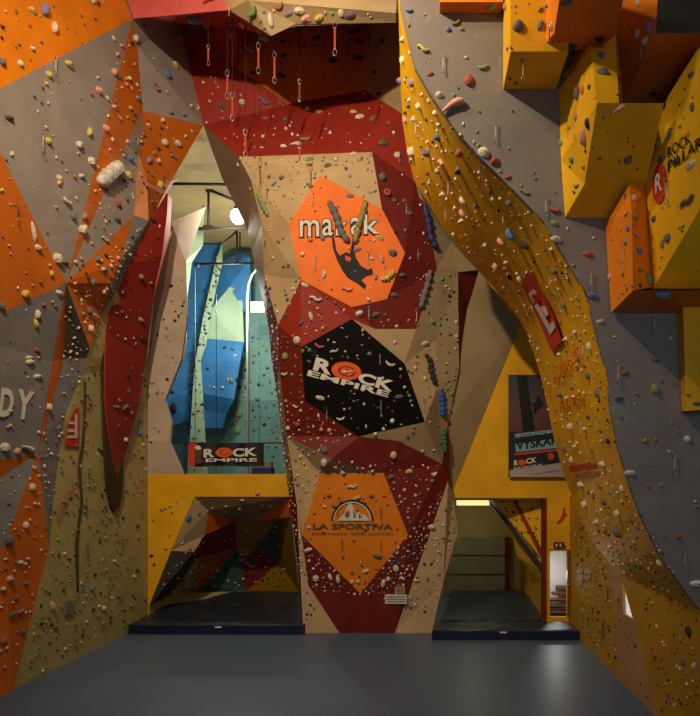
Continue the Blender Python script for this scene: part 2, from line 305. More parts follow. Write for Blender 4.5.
TW = [T('upper tan tower panel', 'tan', 'tl l1 l2 h6 h0 h1 tr'), T('tan left tower facet', 'tan2', 'l2 h5 l3'), T('tan left tower facet', 'tan', 'l2 h6 h5'),
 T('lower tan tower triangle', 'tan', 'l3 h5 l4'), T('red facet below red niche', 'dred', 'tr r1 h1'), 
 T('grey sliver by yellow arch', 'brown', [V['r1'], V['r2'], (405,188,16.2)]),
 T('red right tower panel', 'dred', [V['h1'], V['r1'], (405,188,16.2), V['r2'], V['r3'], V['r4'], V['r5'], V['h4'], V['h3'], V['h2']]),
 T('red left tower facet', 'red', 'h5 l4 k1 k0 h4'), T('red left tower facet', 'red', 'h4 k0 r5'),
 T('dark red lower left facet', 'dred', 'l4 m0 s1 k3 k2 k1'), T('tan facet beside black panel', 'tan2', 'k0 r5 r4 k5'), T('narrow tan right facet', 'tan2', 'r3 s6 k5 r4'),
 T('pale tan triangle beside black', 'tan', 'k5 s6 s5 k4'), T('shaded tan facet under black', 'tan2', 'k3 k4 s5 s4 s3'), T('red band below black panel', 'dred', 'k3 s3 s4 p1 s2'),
 T('red triangle below black panel', 'dred', 's1 k3 s2'), T('brown ledge above orange pentagon', 'brown', 's1 s2 p1 p0'), T('tan sliver left of pentagon', 'tan', 's1 p0 p4 m2 m1'),  # deeper red puts shade into the upturned facets
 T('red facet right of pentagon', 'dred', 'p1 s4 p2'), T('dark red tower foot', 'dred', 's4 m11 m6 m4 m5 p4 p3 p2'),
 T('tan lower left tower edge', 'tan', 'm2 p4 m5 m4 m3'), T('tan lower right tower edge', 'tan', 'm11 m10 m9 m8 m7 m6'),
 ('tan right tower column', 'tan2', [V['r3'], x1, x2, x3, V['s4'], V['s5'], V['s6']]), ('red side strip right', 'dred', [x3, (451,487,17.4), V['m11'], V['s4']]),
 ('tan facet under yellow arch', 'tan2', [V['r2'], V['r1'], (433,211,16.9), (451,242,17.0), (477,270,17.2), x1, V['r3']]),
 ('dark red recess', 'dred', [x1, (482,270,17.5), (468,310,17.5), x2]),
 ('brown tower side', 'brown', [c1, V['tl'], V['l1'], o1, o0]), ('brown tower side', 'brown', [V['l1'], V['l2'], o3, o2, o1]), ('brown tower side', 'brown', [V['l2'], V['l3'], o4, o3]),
 ('red tower side', 'dred', [V['l3'], V['l4'], o5, o4]), ('red tower side', 'dred', [V['l4'], V['m0'], o7, o6, o5]), ('tan tower side', 'brown', [V['m0'], V['s1'], o8, o7]),  # tan sides drawn brown, their shade put into the colour
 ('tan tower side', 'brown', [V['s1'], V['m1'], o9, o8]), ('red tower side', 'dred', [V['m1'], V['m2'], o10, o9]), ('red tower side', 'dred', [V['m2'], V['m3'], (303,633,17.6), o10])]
# niche and beam
B = dict(b0=(105,-60,14.6), b1=(134,18.5,15.0), b2=(229,10,14.2), b3=(271,36,14.0), b4=(296,24,13.9), b5=(396,22.6,13.9), b6=(396,13,13.7), b7=(300,5,13.6), b8=(248,0,13.7),
         b9=(220,-12,14.2), n0=(180,24,17.5), n2=(237,68,17.5), n3=(289,104,17.7), n4=(365,90,17.6), u1=(236,28,16.3), u3=(289,10,18.0), u4=(365,10,18.0), u5=(399,10,16.8), u2=(265,10,17.8))
def N(ph, ck, ks): return (ph, ck, [B[k] if k in B else V[k] for k in ks.split()])
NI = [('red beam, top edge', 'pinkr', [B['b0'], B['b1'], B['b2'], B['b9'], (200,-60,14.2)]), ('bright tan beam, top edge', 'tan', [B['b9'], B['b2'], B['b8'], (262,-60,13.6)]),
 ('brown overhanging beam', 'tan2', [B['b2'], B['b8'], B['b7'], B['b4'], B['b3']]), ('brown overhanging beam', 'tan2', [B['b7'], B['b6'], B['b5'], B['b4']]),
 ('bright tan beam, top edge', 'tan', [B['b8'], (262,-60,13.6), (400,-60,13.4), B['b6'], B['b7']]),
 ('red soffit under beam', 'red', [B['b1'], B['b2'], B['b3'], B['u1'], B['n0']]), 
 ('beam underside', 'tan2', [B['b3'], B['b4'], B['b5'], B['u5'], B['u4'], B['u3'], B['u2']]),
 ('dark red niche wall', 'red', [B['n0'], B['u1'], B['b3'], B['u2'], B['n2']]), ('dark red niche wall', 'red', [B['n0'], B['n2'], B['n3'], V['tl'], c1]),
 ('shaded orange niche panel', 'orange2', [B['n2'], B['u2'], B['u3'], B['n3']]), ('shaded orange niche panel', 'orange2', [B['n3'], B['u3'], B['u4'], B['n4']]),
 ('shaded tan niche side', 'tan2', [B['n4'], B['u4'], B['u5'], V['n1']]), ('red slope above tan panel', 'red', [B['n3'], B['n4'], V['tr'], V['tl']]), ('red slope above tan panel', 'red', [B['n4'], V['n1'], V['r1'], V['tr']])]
tower = empty('climbing_tower', P(367, 633, 17.3)); tag(tower, 'central climbing tower of red, tan and orange facets with three sponsor logo panels', 'climbing tower')
facets('facet_shell', TW+NI[6:] if False else TW, tower, thick=.05)
facets('overhang', NI, tower, thick=.05)
facets('orange_logo_panel', [T('orange hexagon panel', 'hexo', 'h0 h1 h2 h3 h4 h5 h6')], tower, thick=.05)
facets('black_logo_panel', [T('black logo panel', 'black', 'k0 k5 k4 k3 k2 k1')], tower, thick=.05)
facets('orange_pentagon_panel', [T('orange pentagon panel', 'pento', 'p0 p1 p2 p3 p4')], tower, thick=.05)

# ================================================================ RIGHT SIDE
def resample(pts, n):
    d = [0]
    for a, b in zip(pts, pts[1:]): d.append(d[-1]+math.hypot(b[0]-a[0], b[1]-a[1]))
    out = []
    for i in range(n):
        s = d[-1]*i/(n-1); k = max(j for j in range(len(d)) if d[j] <= s+1e-9); k = min(k, len(pts)-2)
        t = (s-d[k])/(d[k+1]-d[k]); out.append(tuple(pts[k][j]+(pts[k+1][j]-pts[k][j])*t for j in range(len(pts[0]))))
    return out
RE = [(397,-60),(400,5),(415,67),(433,98),(459,134),(482,159),(510,186),(544,222),(559,247),(573,270),(587,294),(597,334),(607,371),(611,410),(619,449),(631,488),(641,516),(661,557),(685,591),(700,611),(735,642)]
RE = [(x, y, 9.2) for x, y in RE]
def sy(px): return 2544/(px-425)
LE = [(395,-60,10.6),(398,0,11.2),(400,60,12.0),(401,113,12.6),(410,170,13.0),(415,183,13.1),(433,211,13.3),(451,242,13.6),(477,269,13.8),(495,289,14.0),(520,319,14.3),(531,343,14.6),(543,385,15.1),(554,439,15.8),(565,480,16.7),(572,497,17.3)]
LB = [(572,497,sy(572)),(589,539,sy(589)),(618,575,sy(618)),(649,588,sy(649)),(674,598,sy(674)),(700,613,sy(700)),(735,643,sy(735))]
# split the right edge so that upper and lower parts pair up
iu = 14
Ru = resample(RE[:iu+1], 21); Lu = resample(LE, 21); Rl = resample(RE[iu:], 11); Ll = resample(LB, 11)
rib = []
for A, Bq in ((Lu, Ru), (Ll, Rl)):
    for i in range(len(A)-1):
        m0_ = tuple((A[i][j]*.5+Bq[i][j]*.5) for j in range(3)); m1_ = tuple((A[i+1][j]*.5+Bq[i+1][j]*.5) for j in range(3))
        def mid(a, b):                      # true 3-D midpoint, written back as pixel and depth
            q = (P(*a)+P(*b))/2; return (CX+q.x/q.y*F, CY-(q.z-H)/q.y*F, q.y)
        ph = 'yellow arch, upper half' if A is Lu and i < 11 else 'yellow arch, lower half'
        a0_, b0_, b1_, a1_ = P(*A[i]), P(*Bq[i]), P(*Bq[i+1]), P(*A[i+1])
        for q in range(5):
            t0, t1 = q/5, (q+1)/5
            rib.append((ph, 'byellow', [tuple(a0_.lerp(b0_, t0)), tuple(a0_.lerp(b0_, t1)), tuple(a1_.lerp(b1_, t1)), tuple(a1_.lerp(b1_, t0))]))
ra = facets('wall_arch', rib, thick=0, world=True); tag(ra, kind='structure')
for p_ in ra.data.polygons: p_.use_smooth = True
GW = [('big grey right wall', 'rgrey', RE[:11]+[(800,294,9.2),(800,-60,9.2)]), ('lower slate right wall', 'rgrey', RE[10:]+[(800,660,9.2),(800,294,9.2)])]
wg = facets('wall_front_right', GW, thick=.1); tag(wg, kind='structure')
def S(px, py): return (px, py, sy(px))
def fy(px): return 483+1.0142*(px-425)
RW = [('yellow lower right wall', 'gold', [S(569.5,496), S(572,497), S(589,539), S(609,564), S(616,622), S(619,fy(619)), S(569.5,fy(569.5))]),
 ('salmon stripe on right wall', 'salmon', [S(609,564), S(618,575), S(622,580), S(623.4,614), S(633,619.4), S(643,658), S(659,fy(659)), S(619,fy(619)), S(616,622)]),
 ('yellow foreground right wall', 'gold', [S(618,575), S(649,588), S(674,598), S(700,613), S(735,643), S(760,660), S(760,fy(760)), S(659,fy(659)), S(643,658), S(633,619.4), S(622,580)])]
wr = facets('wall_right', RW, thick=.06); tag(wr, kind='structure')
pane = mat('daylit_pane', '#DCE6E4', emit=.55, bump=0, noise=.03)
w2o = mesh_obj('window_2', [Vector((4.34, sy(x)+dy, P(x, y, sy(x)).z)) for x, y, dy in ((619,575,.5),(620,618,.5),(637,626,-.3),(630,575,-.3))], [(0,1,2,3)], pane); tag(w2o, kind='structure')
YR = 17.6
BR = [('yellow wall behind poster', 'yellow', [(480,271,17.7),(560,271,YR),(580,420,YR),(580,498,YR),(452,498,YR),(452,492,YR),(520,325,YR)]),
 ('yellow wall around doorway', 'yellow', [(546,498,YR),(572,498,YR),(572,551,YR),(546,551,YR)]), ('yellow wall around doorway', 'yellow', [(546,551,YR),(550,551,YR),(550,617,YR),(546,617,YR)]),
 ('yellow wall around doorway', 'yellow', [(546,617,YR),(572,617,YR),(572,629.6,YR),(546,629.6,YR)]), ('yellow wall around doorway', 'yellow', [(567,551,YR),(572,551,YR),(572,617,YR),(567,617,YR)]),
 ('tan fold beside poster wall', 'tan2', [(480,271,17.0),(520,325,YR-.02),(452,492,YR-.02),(448,423,17.15),(459,369,17.1),(468,310,17.1)])]
wbr = facets('wall_back_right', BR, thick=.1); tag(wbr, kind='structure')

# right bouldering recess
RC = [('dark recess wall', 'khaki', [(430,470,22.8),(560,470,22.8),(560,596,22.8),(430,596,22.8)]),
 ('recess ceiling', 'khaki', [(430,498,17.72),(546,498,17.72),(560,494,22.8),(430,494,22.8)]), ('yellow recess side', 'gold', [(546,498,17.75),(546,629,17.72),(521,596,22.8),(521,480,22.8)]),
 ]
wrc = facets('wall_recess', RC, thick=.06); tag(wrc, kind='structure')
sv = empty('slanted_volume', P(520, 540, 19)); tag(sv, 'slanting yellow volume with red stripe and dark lower edge inside right recess', 'climbing wall volume')
facets('yellow_face', [('slanting recess volume', 'byellow', [(492,499,18.6),(513,499,18.3),(541,556,18.1),(541,563,18.1),(536,556,18.2)]), ('slanting recess volume', 'byellow', [(515,499,18.3),(541,499,18.0),(541,550,18.05)])], sv, thick=.1)
facets('red_stripe', [('red recess stripe', 'red', [(512,499,18.28),(516,499,18.28),(541,548,18.03),(541,558,18.08)])], sv, thick=.1)
facets('dark_edge', [('dark recess edge', 'dgrey', [(488,500,18.9),(492,499,18.6),(541,560,18.1),(541,572,18.3)])], sv, thick=.1)
facets('lower_face', [('lower recess facet', 'gold', [(512,534,19.3),(541,570,18.3),(541,582,18.6),(517,556,19.2)])], sv, thick=.1)
post = box('red_post', P(541,617,17.9), P(546.3,498,17.55)+Vector((0,0,0)), pm('dred')); tag(post, 'narrow dark red post studded with holds at right edge of the recess', 'post')
p2 = box('red_post', P(505,596,22.5), P(509,537,22.7), pm('dred')); tag(p2, 'dull red upright right of the sectional shutter in recess', 'post')
sh = empty('sectional_shutter', P(477, 594, 22.6)); tag(sh, 'closed khaki sectional shutter of three wide boards at the back of right recess', 'shutter')
SHM = mat('shutter_board', '#8C8A62', rough=.5)
for i, (y0, y1) in enumerate(((537.5,555),(556,574),(575,594))):
    box('board', P(447,y1,22.55), P(504.5,y0,22.7), SHM, sh, .01)
lpm = mat('tube_light', '#FFF2A8', emit=.9, bump=0)
lt = box('ceiling_light', P(457,505.5,19.9), P(489,500.5,20.0)+Vector((0,.25,0)), lpm); tag(lt, 'pale yellow glowing strip light at the top of right recess', 'light')

# doorway, door leaf, stair
PW = mat('plaster_white', '#BFC1C0', rough=.8, noise=.04)
o = facets('wall_stairwell', [('stair wall', 'grey', [(546,545,19.6),(576,545,19.6),(576,612,19.6),(546,612,19.6)])], thick=.05, reg=False); o.data.materials[0] = PW; tag(o, kind='structure')
dl = empty('door_leaf', P(570.5, 620, 17.2)); tag(dl, 'narrow brown door standing open at the right of the bright doorway', 'door')
DW = mat('door_wood', '#6E5238', rough=.5)
lf = box('leaf', P(567.6,617.5,17.45), P(573.8,550,17.5), DW, dl, .01); tube('handle', [P(568.6,584,17.4), P(568.6,587,17.4)], .02, METAL, lf); box('frame', P(549.6,550.9,17.45), P(568,549.2,17.58), pm('gold'), dl)
tube('hinge', [P(568,556,17.4), P(568,559,17.4)], .02, METAL, dl)
st = empty('staircase', P(558, 616, 18.5)); tag(st, 'dark brown wooden steps rising to the right through the doorway', 'stairs')
SW = mat('stair_wood', '#54301E', rough=.5)
for i in range(5):
    x0 = 550+i*3.2*(i > 1)*.7
    box('step', P(549.5+max(0, i-2)*4.2, 614-i*6.2, 18.2+i*.22), P(569, 610-i*6.2, 18.55+i*.22), SW, st, .005)
ge = empty('wall_sign', P(558.5, 545, YR)); tag(ge, 'small dark sign with two pale figures above the doorway', 'sign')
box('plate', P(553.8,548.4,YR-.13), P(564.2,542,YR-.1), mat('sign_brown', '#3A2614'), ge)
for x in (556.5, 560.5): box('pictogram', P(x-.8,547,YR-.145), P(x+.8,543.6,YR-.13), mat('sign_white', '#C8BFA8'), ge)

# ================================================================ BOX VOLUMES on the grey wall
def vol(label, faces, hidden=(), name='box_volume'):
    """prism volume: visible faces plus a closing skirt that runs back into the grey wall"""
    r = facets(name, faces+[('volume back', h[0], h[1]) for h in hidden], None, thick=0)
    tag(r, label, 'climbing wall volume', 'box volumes on the grey wall'); return r
W = 9.19
def bk(p, Y=W):          # the point pushed straight back (along the room) to the wall
    q = P(*p); q = Vector((q.x, Y, q.z)); return (CX+q.x/q.y*F, CY-(q.z-H)/q.y*F, q.y)
def prism(label, colours, phr, front, extra=()):
    """front = polygon at the volume's front; sides run straight back to the wall"""
    fs = [(phr, colours[0], front)]
    n = len(front)
    for i in range(n):
        a, b = front[i], front[(i+1) % n]
        fs.append((phr, colours[1+i % (len(colours)-1)], [a, b, bk(b), bk(a)]))
    fs += list(extra)
    return vol(label, fs)
F1 = 8.39
prism('flat orange box volume at the very top, left of the yellow boxes', ['orange','orange','orange2','orange2','orange'], 'top orange box', [(440,-70,8.98),(440,2,8.98),(503,2,8.98),(503,-70,8.98)])
prism('yellow box volume leftmost of the big yellow ones, cut by top edge', ['yellow','byellow','yellow','yellow','yellow'], 'first yellow box', [(510.6,-70,F1),(510.6,51.4,F1),(568.4,51.4,F1),(568.4,-70,F1)])
# orange box 2
Z2 = 7.9
vol('orange box volume between the two yellow boxes with dark underside', [('middle orange box', 'orange', [(539,-70,8.6),(539,49.5,8.6),(554,33.5,8.15),(560,-5,7.5),(570,-70,7.2)]),
  ('middle orange box', 'orange2', [(560,-5,7.5),(554,33.5,8.15),(616.5,33.5,8.15),(624,-5,7.5),(634,-70,7.2),(570,-70,7.2)]),  # underside shade put into the colour: deeper orange than the lit face
  ('middle orange box', 'orange2', [(554,33.5,8.15),(539,49.5,8.6),(600,49.5,8.6),(616.5,33.5,8.15)]),('middle orange box', 'orange2', [(539,49.5,8.6),(600,49.5,8.6),(600,49.5,9.19),(539,49.5,9.19)])])
# yellow box 3
v1=(558.6,90,9.19); v2=(590.7,47.6,8.35); v3=(597,103,7.9); v4=(584.5,184,8.75); v5=(565,217.5,9.19); v6=(616,49,8.35); v7=(619,103,7.9); v8=(646,184,8.75); v9=(664,103,7.9); v10=(628,184,8.15); v11=(605,217.5,9.19); v12=(561,160,9.19)
vol('tall yellow box volume with shadowed front, below the middle orange box', [('tall yellow box', 'byellow', [v1,v2,v3,v4,v5,v12]), ('tall yellow box', 'byellow', [v2,v6,v7,v3]),
  ('tall yellow box', 'byellow', [(582,40,8.9),v2,v6,(616,34,8.9)]), ('tall yellow box', 'byellow', [v1,(575,52,9.0),(582,40,8.9),v2]),
  ('tall yellow box', 'yellow', [v3,v7,v9,v8,v4]), ('tall yellow box', 'yellow', [v4,v8,(625,217.5,9.19),v5])])
# orange/grey box 4
vol('orange box volume with grey front in the top right corner', [('top right orange box', 'orange', [(624,-5,8.9),(657.6,0,7.75),(656,33,7.75),(623,102,9.12),(617,100,9.15),(616.5,33,9.0)]),
  ('top right orange box', 'orange', [(624,-5,8.9),(634,-70,8.6),(658,-70,7.75),(657.6,0,7.75)]), ('top right grey box front', 'dgrey', [(658,-70,7.75),(657.6,0,7.75),(656,33,7.75),(760,33,7.75),(760,-70,7.75)]),
  ('top right orange box', 'orange2', [(656,33,7.75),(760,33,7.75),(709,102,9.12),(623,102,9.12)])])
# yellow box 5 with lettering
y1=(697,50,7.9); y2=(664,103,8.35); y3=(646,184,8.7); y4=(653,288.5,8.5); y5=(700,209,7.2); y6=(745,130,6.5); y7=(740,0,7.2)
planarY = []
def on_plane(px, py, a, b, c):
    a, b, c = P(*a), P(*b), P(*c); n = (b-a).cross(c-a); d = Vector(((px-CX)/F, 1, -(py-CY)/F)); return (px, py, n.dot(a-Vector((0, 0, H)))/n.dot(d))
y5 = (700,209,7.45); y2 = on_plane(664,103,y4,y5,y3); y1 = on_plane(697,50,y4,y5,y3); y6 = on_plane(730,156,y4,y5,y3); y7 = on_plane(730,20,y4,y5,y3)
vol('slanting yellow volume with red badge and black lettering at right edge', [('lettered yellow volume', 'byellow', [y1,y2,y3,y4,y5,y6,y7]), ('lettered yellow volume', 'byellow', [y4,y5,y6,(780,156,y6[2]),(780,288.5,8.5)]),
  ('lettered yellow volume', 'yellow', [y3,y2,(664,103,9.19),(646,184,9.19)]), ('lettered yellow volume', 'yellow', [y2,y1,(697,50,9.19),(664,103,9.19)])])
# orange box 6
z1=(605,219,9.19); z2=(629,184,8.6); z3=(646,184,8.75); z4=(652.4,287,8.55); z5=(633,290.5,8.18); z6=(611,312.5,9.15)
vol('orange box volume under the tall yellow box, covered in holds', [('lower orange box', 'orange', [z1,z2,(632,215,8.35),z5,z6]), ('lower orange box', 'orange', [z2,z3,z4,z5,(632,215,8.35)]),
  ('lower orange box', 'orange2', [z5,(760,290.5,8.18),(735,312.5,9.15),z6])])
vol('yellow box volume at right edge below the orange box', [('lowest yellow box', 'yellow', [(677,305,9.19),(683,305,8.9),(686,411,8.9),(682,411,9.19)]), ('lowest yellow box', 'yellow', [(683,305,8.9),(760,305,8.9),(760,405,8.9),(686,411,8.9)]), ('lowest yellow box', 'orange2', [(686,411,8.9),(760,405,8.9),(760,412,9.19),(682,412,9.19)])])

# ================================================================ bvh + decals
BV = BVHTree.FromPolygons(SURF_V, SURF_F)
CAM = Vector((0, 0, H))
def hit(px, py):
    d = Vector(((px-CX)/F, 1, -(py-CY)/F)).normalized()
    loc, n, i, _ = BV.ray_cast(CAM+d*.5, d)
    if loc is None: return None
    n = n.normalized()
    if n.dot(d) > 0: n = -n
    return loc, n, SURF_N[i]
def plane_map(px, py, ref, off=.02):
    h = hit(*ref); a, n = h[0], h[1]
    d = Vector(((px-CX)/F, 1, -(py-CY)/F)); t = n.dot(a-CAM)/n.dot(d)
    return CAM+d*t+n*off
def decal(name, polys, ref, m, parent, off=.02, each=False):
    """flat printed shape; polys in px, laid on the panel's own plane"""
    vs, fs = [], []
    for p in polys:
        i = len(vs); vs += [(hit(x, y)[0]+hit(x, y)[1]*off) if each else plane_map(x, y, ref, off) for x, y in p]; fs.append(tuple(range(i, i+len(p))))
    o = mesh_obj(name, vs, fs, m, parent); return o
def text(name, s, p0, p1, p2, ref, m, parent, off=.03, bold=0, each=False):
    cu = bpy.data.curves.new('t', 'FONT'); cu.body = s; cu.offset = bold; cu.resolution_u = 3
    to = bpy.data.objects.new('t', cu); C.objects.link(to); bpy.context.view_layer.update()
    me = bpy.data.meshes.new_from_object(to.evaluated_get(bpy.context.evaluated_depsgraph_get()))
    bpy.data.objects.remove(to)
    xs = [v.co.x for v in me.vertices]; ys = [v.co.y for v in me.vertices]
    x0, x1, y0, y1 = min(xs), max(xs), min(ys), max(ys)
    if each:
        bm = bmesh.new(); bm.from_mesh(me); bmesh.ops.triangulate(bm, faces=bm.faces[:]); bm.to_mesh(me); bm.free()
    for v in me.vertices:
        u = (v.co.x-x0)/(x1-x0); w = (v.co.y-y0)/(y1-y0)
        px = p0[0]+(p1[0]-p0[0])*u+(p2[0]-p0[0])*w; py = p0[1]+(p1[1]-p0[1])*u+(p2[1]-p0[1])*w
        if each:
            h = hit(px, py); v.co = h[0]+h[1]*off
        else: v.co = plane_map(px, py, ref, off)
    me.materials.clear(); me.materials.append(m); me.name = name
    return link(name, me, parent)
INKW = mat('ink_white', '#D6CFC2', rough=.7, bump=0, noise=.03); INKK = mat('ink_black', '#0E0D0C', rough=.7, bump=0, noise=.03)
INKO = mat('ink_orange', '#E0520C', rough=.7, bump=0, noise=.05); INKR = mat('ink_red', '#C8340E', rough=.7, bump=0, noise=.05); INKG = mat('ink_grey', '#6A5034', rough=.7, bump=0, noise=.05)
# hexagon: makak and the swinging monkey
R1 = (345, 240)
for ch, x0, x1, yb, yt in (('m',300,319.5,237.3,220.5),('a',322.5,333,236.5,219.5),('k',336,348,236,216.5),('a',351,361,235.3,218),('k',364,379,234.6,215)):
    text('lettering', ch, (x0-1,yb+1.1), (x1+1,yb+.7), (x0-1,yt-1), R1, INKK, tower, .02, .05)
    text('lettering', ch, (x0,yb), (x1,yb-.4), (x0,yt), R1, INKW, tower, .04, .01)
mk = [(332,238),(334,236.5),(336,250),(340,256),(346,252.5),(350,254),(351.5,246),(353,236),(355,237),(354,250),(356,258),(361,266),(368,270),(372,268),(373,274),(366,276),(361,280),(366,285),(365,289),(362,287),(357,283),(348,278),(342,270),(337,260),(333,248)]
decal('monkey_print', [mk], R1, INKK, tower, .03)
decal('monkey_face', [[(345,256),(349,257),(352,259),(350,262),(346,261)]], R1, INKO, tower, .045)
# black panel: rock empire
R2 = (345, 385)
text('lettering', 'R', (313,370), (331,375.5), (316.5,357), R2, INKW, tower, .03, .04)
def ring(cx, cy, rx, ry, w, n=28, a0=0, a1=360, tilt=0):
    out = []
    for i in range(n):
        q0 = math.radians(a0+(a1-a0)*i/n); q1 = math.radians(a0+(a1-a0)*(i+1)/n)
        def pt(q, k):
            x = math.cos(q)*(rx-k); y = math.sin(q)*(ry-k*ry/rx); return (cx+x*math.cos(tilt)-y*math.sin(tilt), cy+x*math.sin(tilt)+y*math.cos(tilt))
        out.append([pt(q0, 0), pt(q1, 0), pt(q1, w), pt(q0, w)])
    return out
decal('swirl_print', [[p[0] for p in ring(346.5,371,15,9,1,24,tilt=.15)]], R2, INKO, tower, .03)
decal('swirl_line', ring(347,371.5,8.5,5,1.2,20,0,320,.15)+ring(347,371.5,4,2.4,1,14,60,330,.15), R2, INKK, tower, .04)
text('lettering', 'CK', (357,382.5), (392,392), (360.5,372), R2, INKW, tower, .045, .04)
text('lettering', 'EMPIRE', (307,375.5), (388,397.5), (309,370), R2, INKW, tower, .03, .03)
# pentagon: mountain logo
R3 = (355, 530)
decal('arch_print', ring(352.5,520.5,21,21,1.6,28,180,360), R3, INKK, tower, .03)
decal('arch_line', ring(352.5,520.5,19,19,1.2,28,180,360), R3, INKW, tower, .03)
decal('mountain_print', [[(337,520.5),(344,514),(347,507),(350.5,502),(354,508),(356,514),(359,511.5),(362,515),(365,514),(370,520.5)]], R3, INKW, tower, .035)
decal('mountain_line', [[(345,515),(347,510),(349,513),(348,518)],[(353,508),(356,516),(354,518)],[(359,513),(362,517),(359,518)]], R3, INKG, tower, .045)
text('lettering', 'LA SPORTIVA', (313,529), (393,529.5), (313,523), R3, INKG, tower, .03, .03)
text('lettering', 'innovation with passion', (312,535.5), (393,535.5), (312,531.5), R3, INKG, tower, .03, .0)
# paper notices at the foot
for (x0, y0, x1, y1, m_, lab) in ((385,594,407,603.5,INKW,'white paper notice stuck low on the red tower foot'), (395,586.5,405,593,mat('notice_cream','#B8A878'),'small cream card just above the white paper notice')):
    fr = empty('notice', plane_map(x0, y1, (396,598))); tag(fr, lab, 'notice')
    decal('sheet', [[(x0,y0),(x1,y0),(x1,y1),(x0,y1)]], (396,598), m_, fr, .03)
    for k in range(3): 
        yy = y0+(y1-y0)*(.25+.25*k); decal('print', [[(x0+1.5,yy-.3),(x1-1.5,yy-.3),(x1-1.5,yy+.3),(x0+1.5,yy+.3)]], (396,598), INKG, fr, .04)
    
# left wall lettering
text('lettering', 'D', (-3,416.5), (10.5,418), (0.5,387.5), (25,405), INKW, wl, .03, .04)
text('lettering', 'Y', (13,417.5), (29.5,421), (17,388.5), (25,405), INKW, wl, .03, .04)
wl_sign = empty('logo_sign', plane_map(70,425,(72,430))); tag(wl_sign, 'small orange sign with sideways white E, left on the khaki wall', 'sign')
rf = (72,430)
decal('sign_face', [[(73,408),(77,408),(77,447),(62,446),(66,425)]], rf, INKR, wl_sign, .05)
decal('lettering', [[(72,414),(75,414),(75,438),(72,438)],[(66,421.5),(73,421.5),(73,424),(66,424)],[(65,429),(73,429),(73,432),(65,432)],[(64,435.5),(73,435.5),(73,438),(64,438)]], rf, INKW, wl_sign, .065)
text('lettering', 'SKUPINA CEZ', (57.5,526), (74,488), (54.5,521), (68,500), INKR, wl, .04, .0)
# arch: red banner and lettering
ban = empty('banner', hit(545,310)[0]); tag(ban, 'red banner with white lettering set diagonally on the yellow arch', 'banner')
decal('banner_face', [[(530.5,268),(537,278),(531,298),(523.5,283)],[(537,278),(545,291),(541,318),(531,298)],[(545,291),(556,313),(549,338),(541,318)],[(556,313),(565,340),(554,350),(549,338)]], None, INKR, ban, .06, each=True)
decal('lettering', [[(532,291),(537,286),(541,289),(538,292),(536,291),(535,294),(539,298),(537,301)],[(538,303),(541,300),(554,323),(551,327)],[(544,304),(549,303),(553,312),(550,315)],[(551,326),(557,319),(560,325),(554,333)]], None, INKW, ban, .09, each=True)
text('lettering', 'SKUPINA CEZ', (556.5,384), (583,358), (555,371), None, INKR, ra, .06, .0, each=True)
text('lettering', 'PARTNER', (563,412), (586,402), (562,402), None, INKR, ra, .06, .0, each=True)
decal('stripe_print', [[(571,465),(586,463),(586,470),(572,472)],[(586,463),(600,463),(600,468),(586,470)]], None, INKR, ra, .05, each=True)
# lettered volume
vo = [o for o in C.objects if o.get('label', '').startswith('slanting yellow volume with red badge')][0]
RV = (672,180)
text('lettering', 'ROCK', (669,158.5), (692,142), (668,148), RV, INKK, vo, .02, .012)
text('lettering', 'PILLARS', (669,173), (708,143), (669,161.5), RV, INKK, vo, .02, .012)
decal('badge_print', [[p[0] for p in ring(660.5,183.5,6.8,20.5,1,30,tilt=.06)]], RV, INKR, vo, .02)
text('lettering', 'R', (657.5,194), (664.5,190), (657,175), RV, INKW, vo, .035, .03)
# gecko mark by the doorway
gk = decal('gecko_print', [[(556,522),(560,519),(562,514),(563,508),(565,507),(564.5,513),(567,513.5),(564,517),(563,520),(559,523),(557,524)]], (556,530), INKR, wbr, .03)

# poster
po = empty('poster', P(511, 477, YR-.12)); tag(po, 'tall dark poster with a hanging climber, partly behind the yellow arch', 'poster')
PY_ = YR-.14
def pquad(nm, pts, m, y=PY_): return mesh_obj(nm, [P(x, yy, y) for x, yy in pts], [tuple(range(len(pts)))], m, po)
box('backing', P(508.5,477,PY_+.005), P(566,375,PY_+.03), mat('poster_dark', '#1C1B1E'), po)
m = bpy.data.materials.new('poster_sky'); m.use_nodes = True; nt = m.node_tree
tc = nt.nodes.new('ShaderNodeTexCoord'); sp = nt.nodes.new('ShaderNodeSeparateXYZ'); rp = nt.nodes.new('ShaderNodeValToRGB')
nt.links.new(tc.outputs['Generated'], sp.inputs[0]); nt.links.new(sp.outputs['Z'], rp.inputs[0]); nt.links.new(rp.outputs[0], nt.nodes['Principled BSDF'].inputs['Base Color'])
rp.color_ramp.elements[0].color = lin('#5A2C20'); rp.color_ramp.elements[1].color = lin('#2C333C'); e = rp.color_ramp.elements.new(.4); e.color = lin('#5C3B33')
pquad('photo', [(508.5,376),(566,376),(566,432),(508.5,432)], m, PY_-.002)
pquad('trunk', [(517,376),(527,376),(535,432),(523,432)], INKK, PY_-.006)
pquad('climber', [(538,395),(540,396),(540,400),(544,403),(542,408),(537,410),(536,414),(533,413),(534,407),(531,404),(536,402)], INKK, PY_-.007)
pquad('stripe', [(515,434),(566,428),(566,431),(515,438)], mat('poster_blue', '#8FB0B0'), PY_-.008)
pquad('band', [(515,444),(566,437),(566,447),(516,452)], mat('poster_teal', '#6E9AA6'), PY_-.008)
pquad('orange_line', [(515,453),(566,448),(566,450),(515,455.5)], INKR, PY_-.008)
pquad('foot', [(509.5,470),(566,462),(566,477),(510,477)], mat('poster_foot', '#A8968C'), PY_-.008)
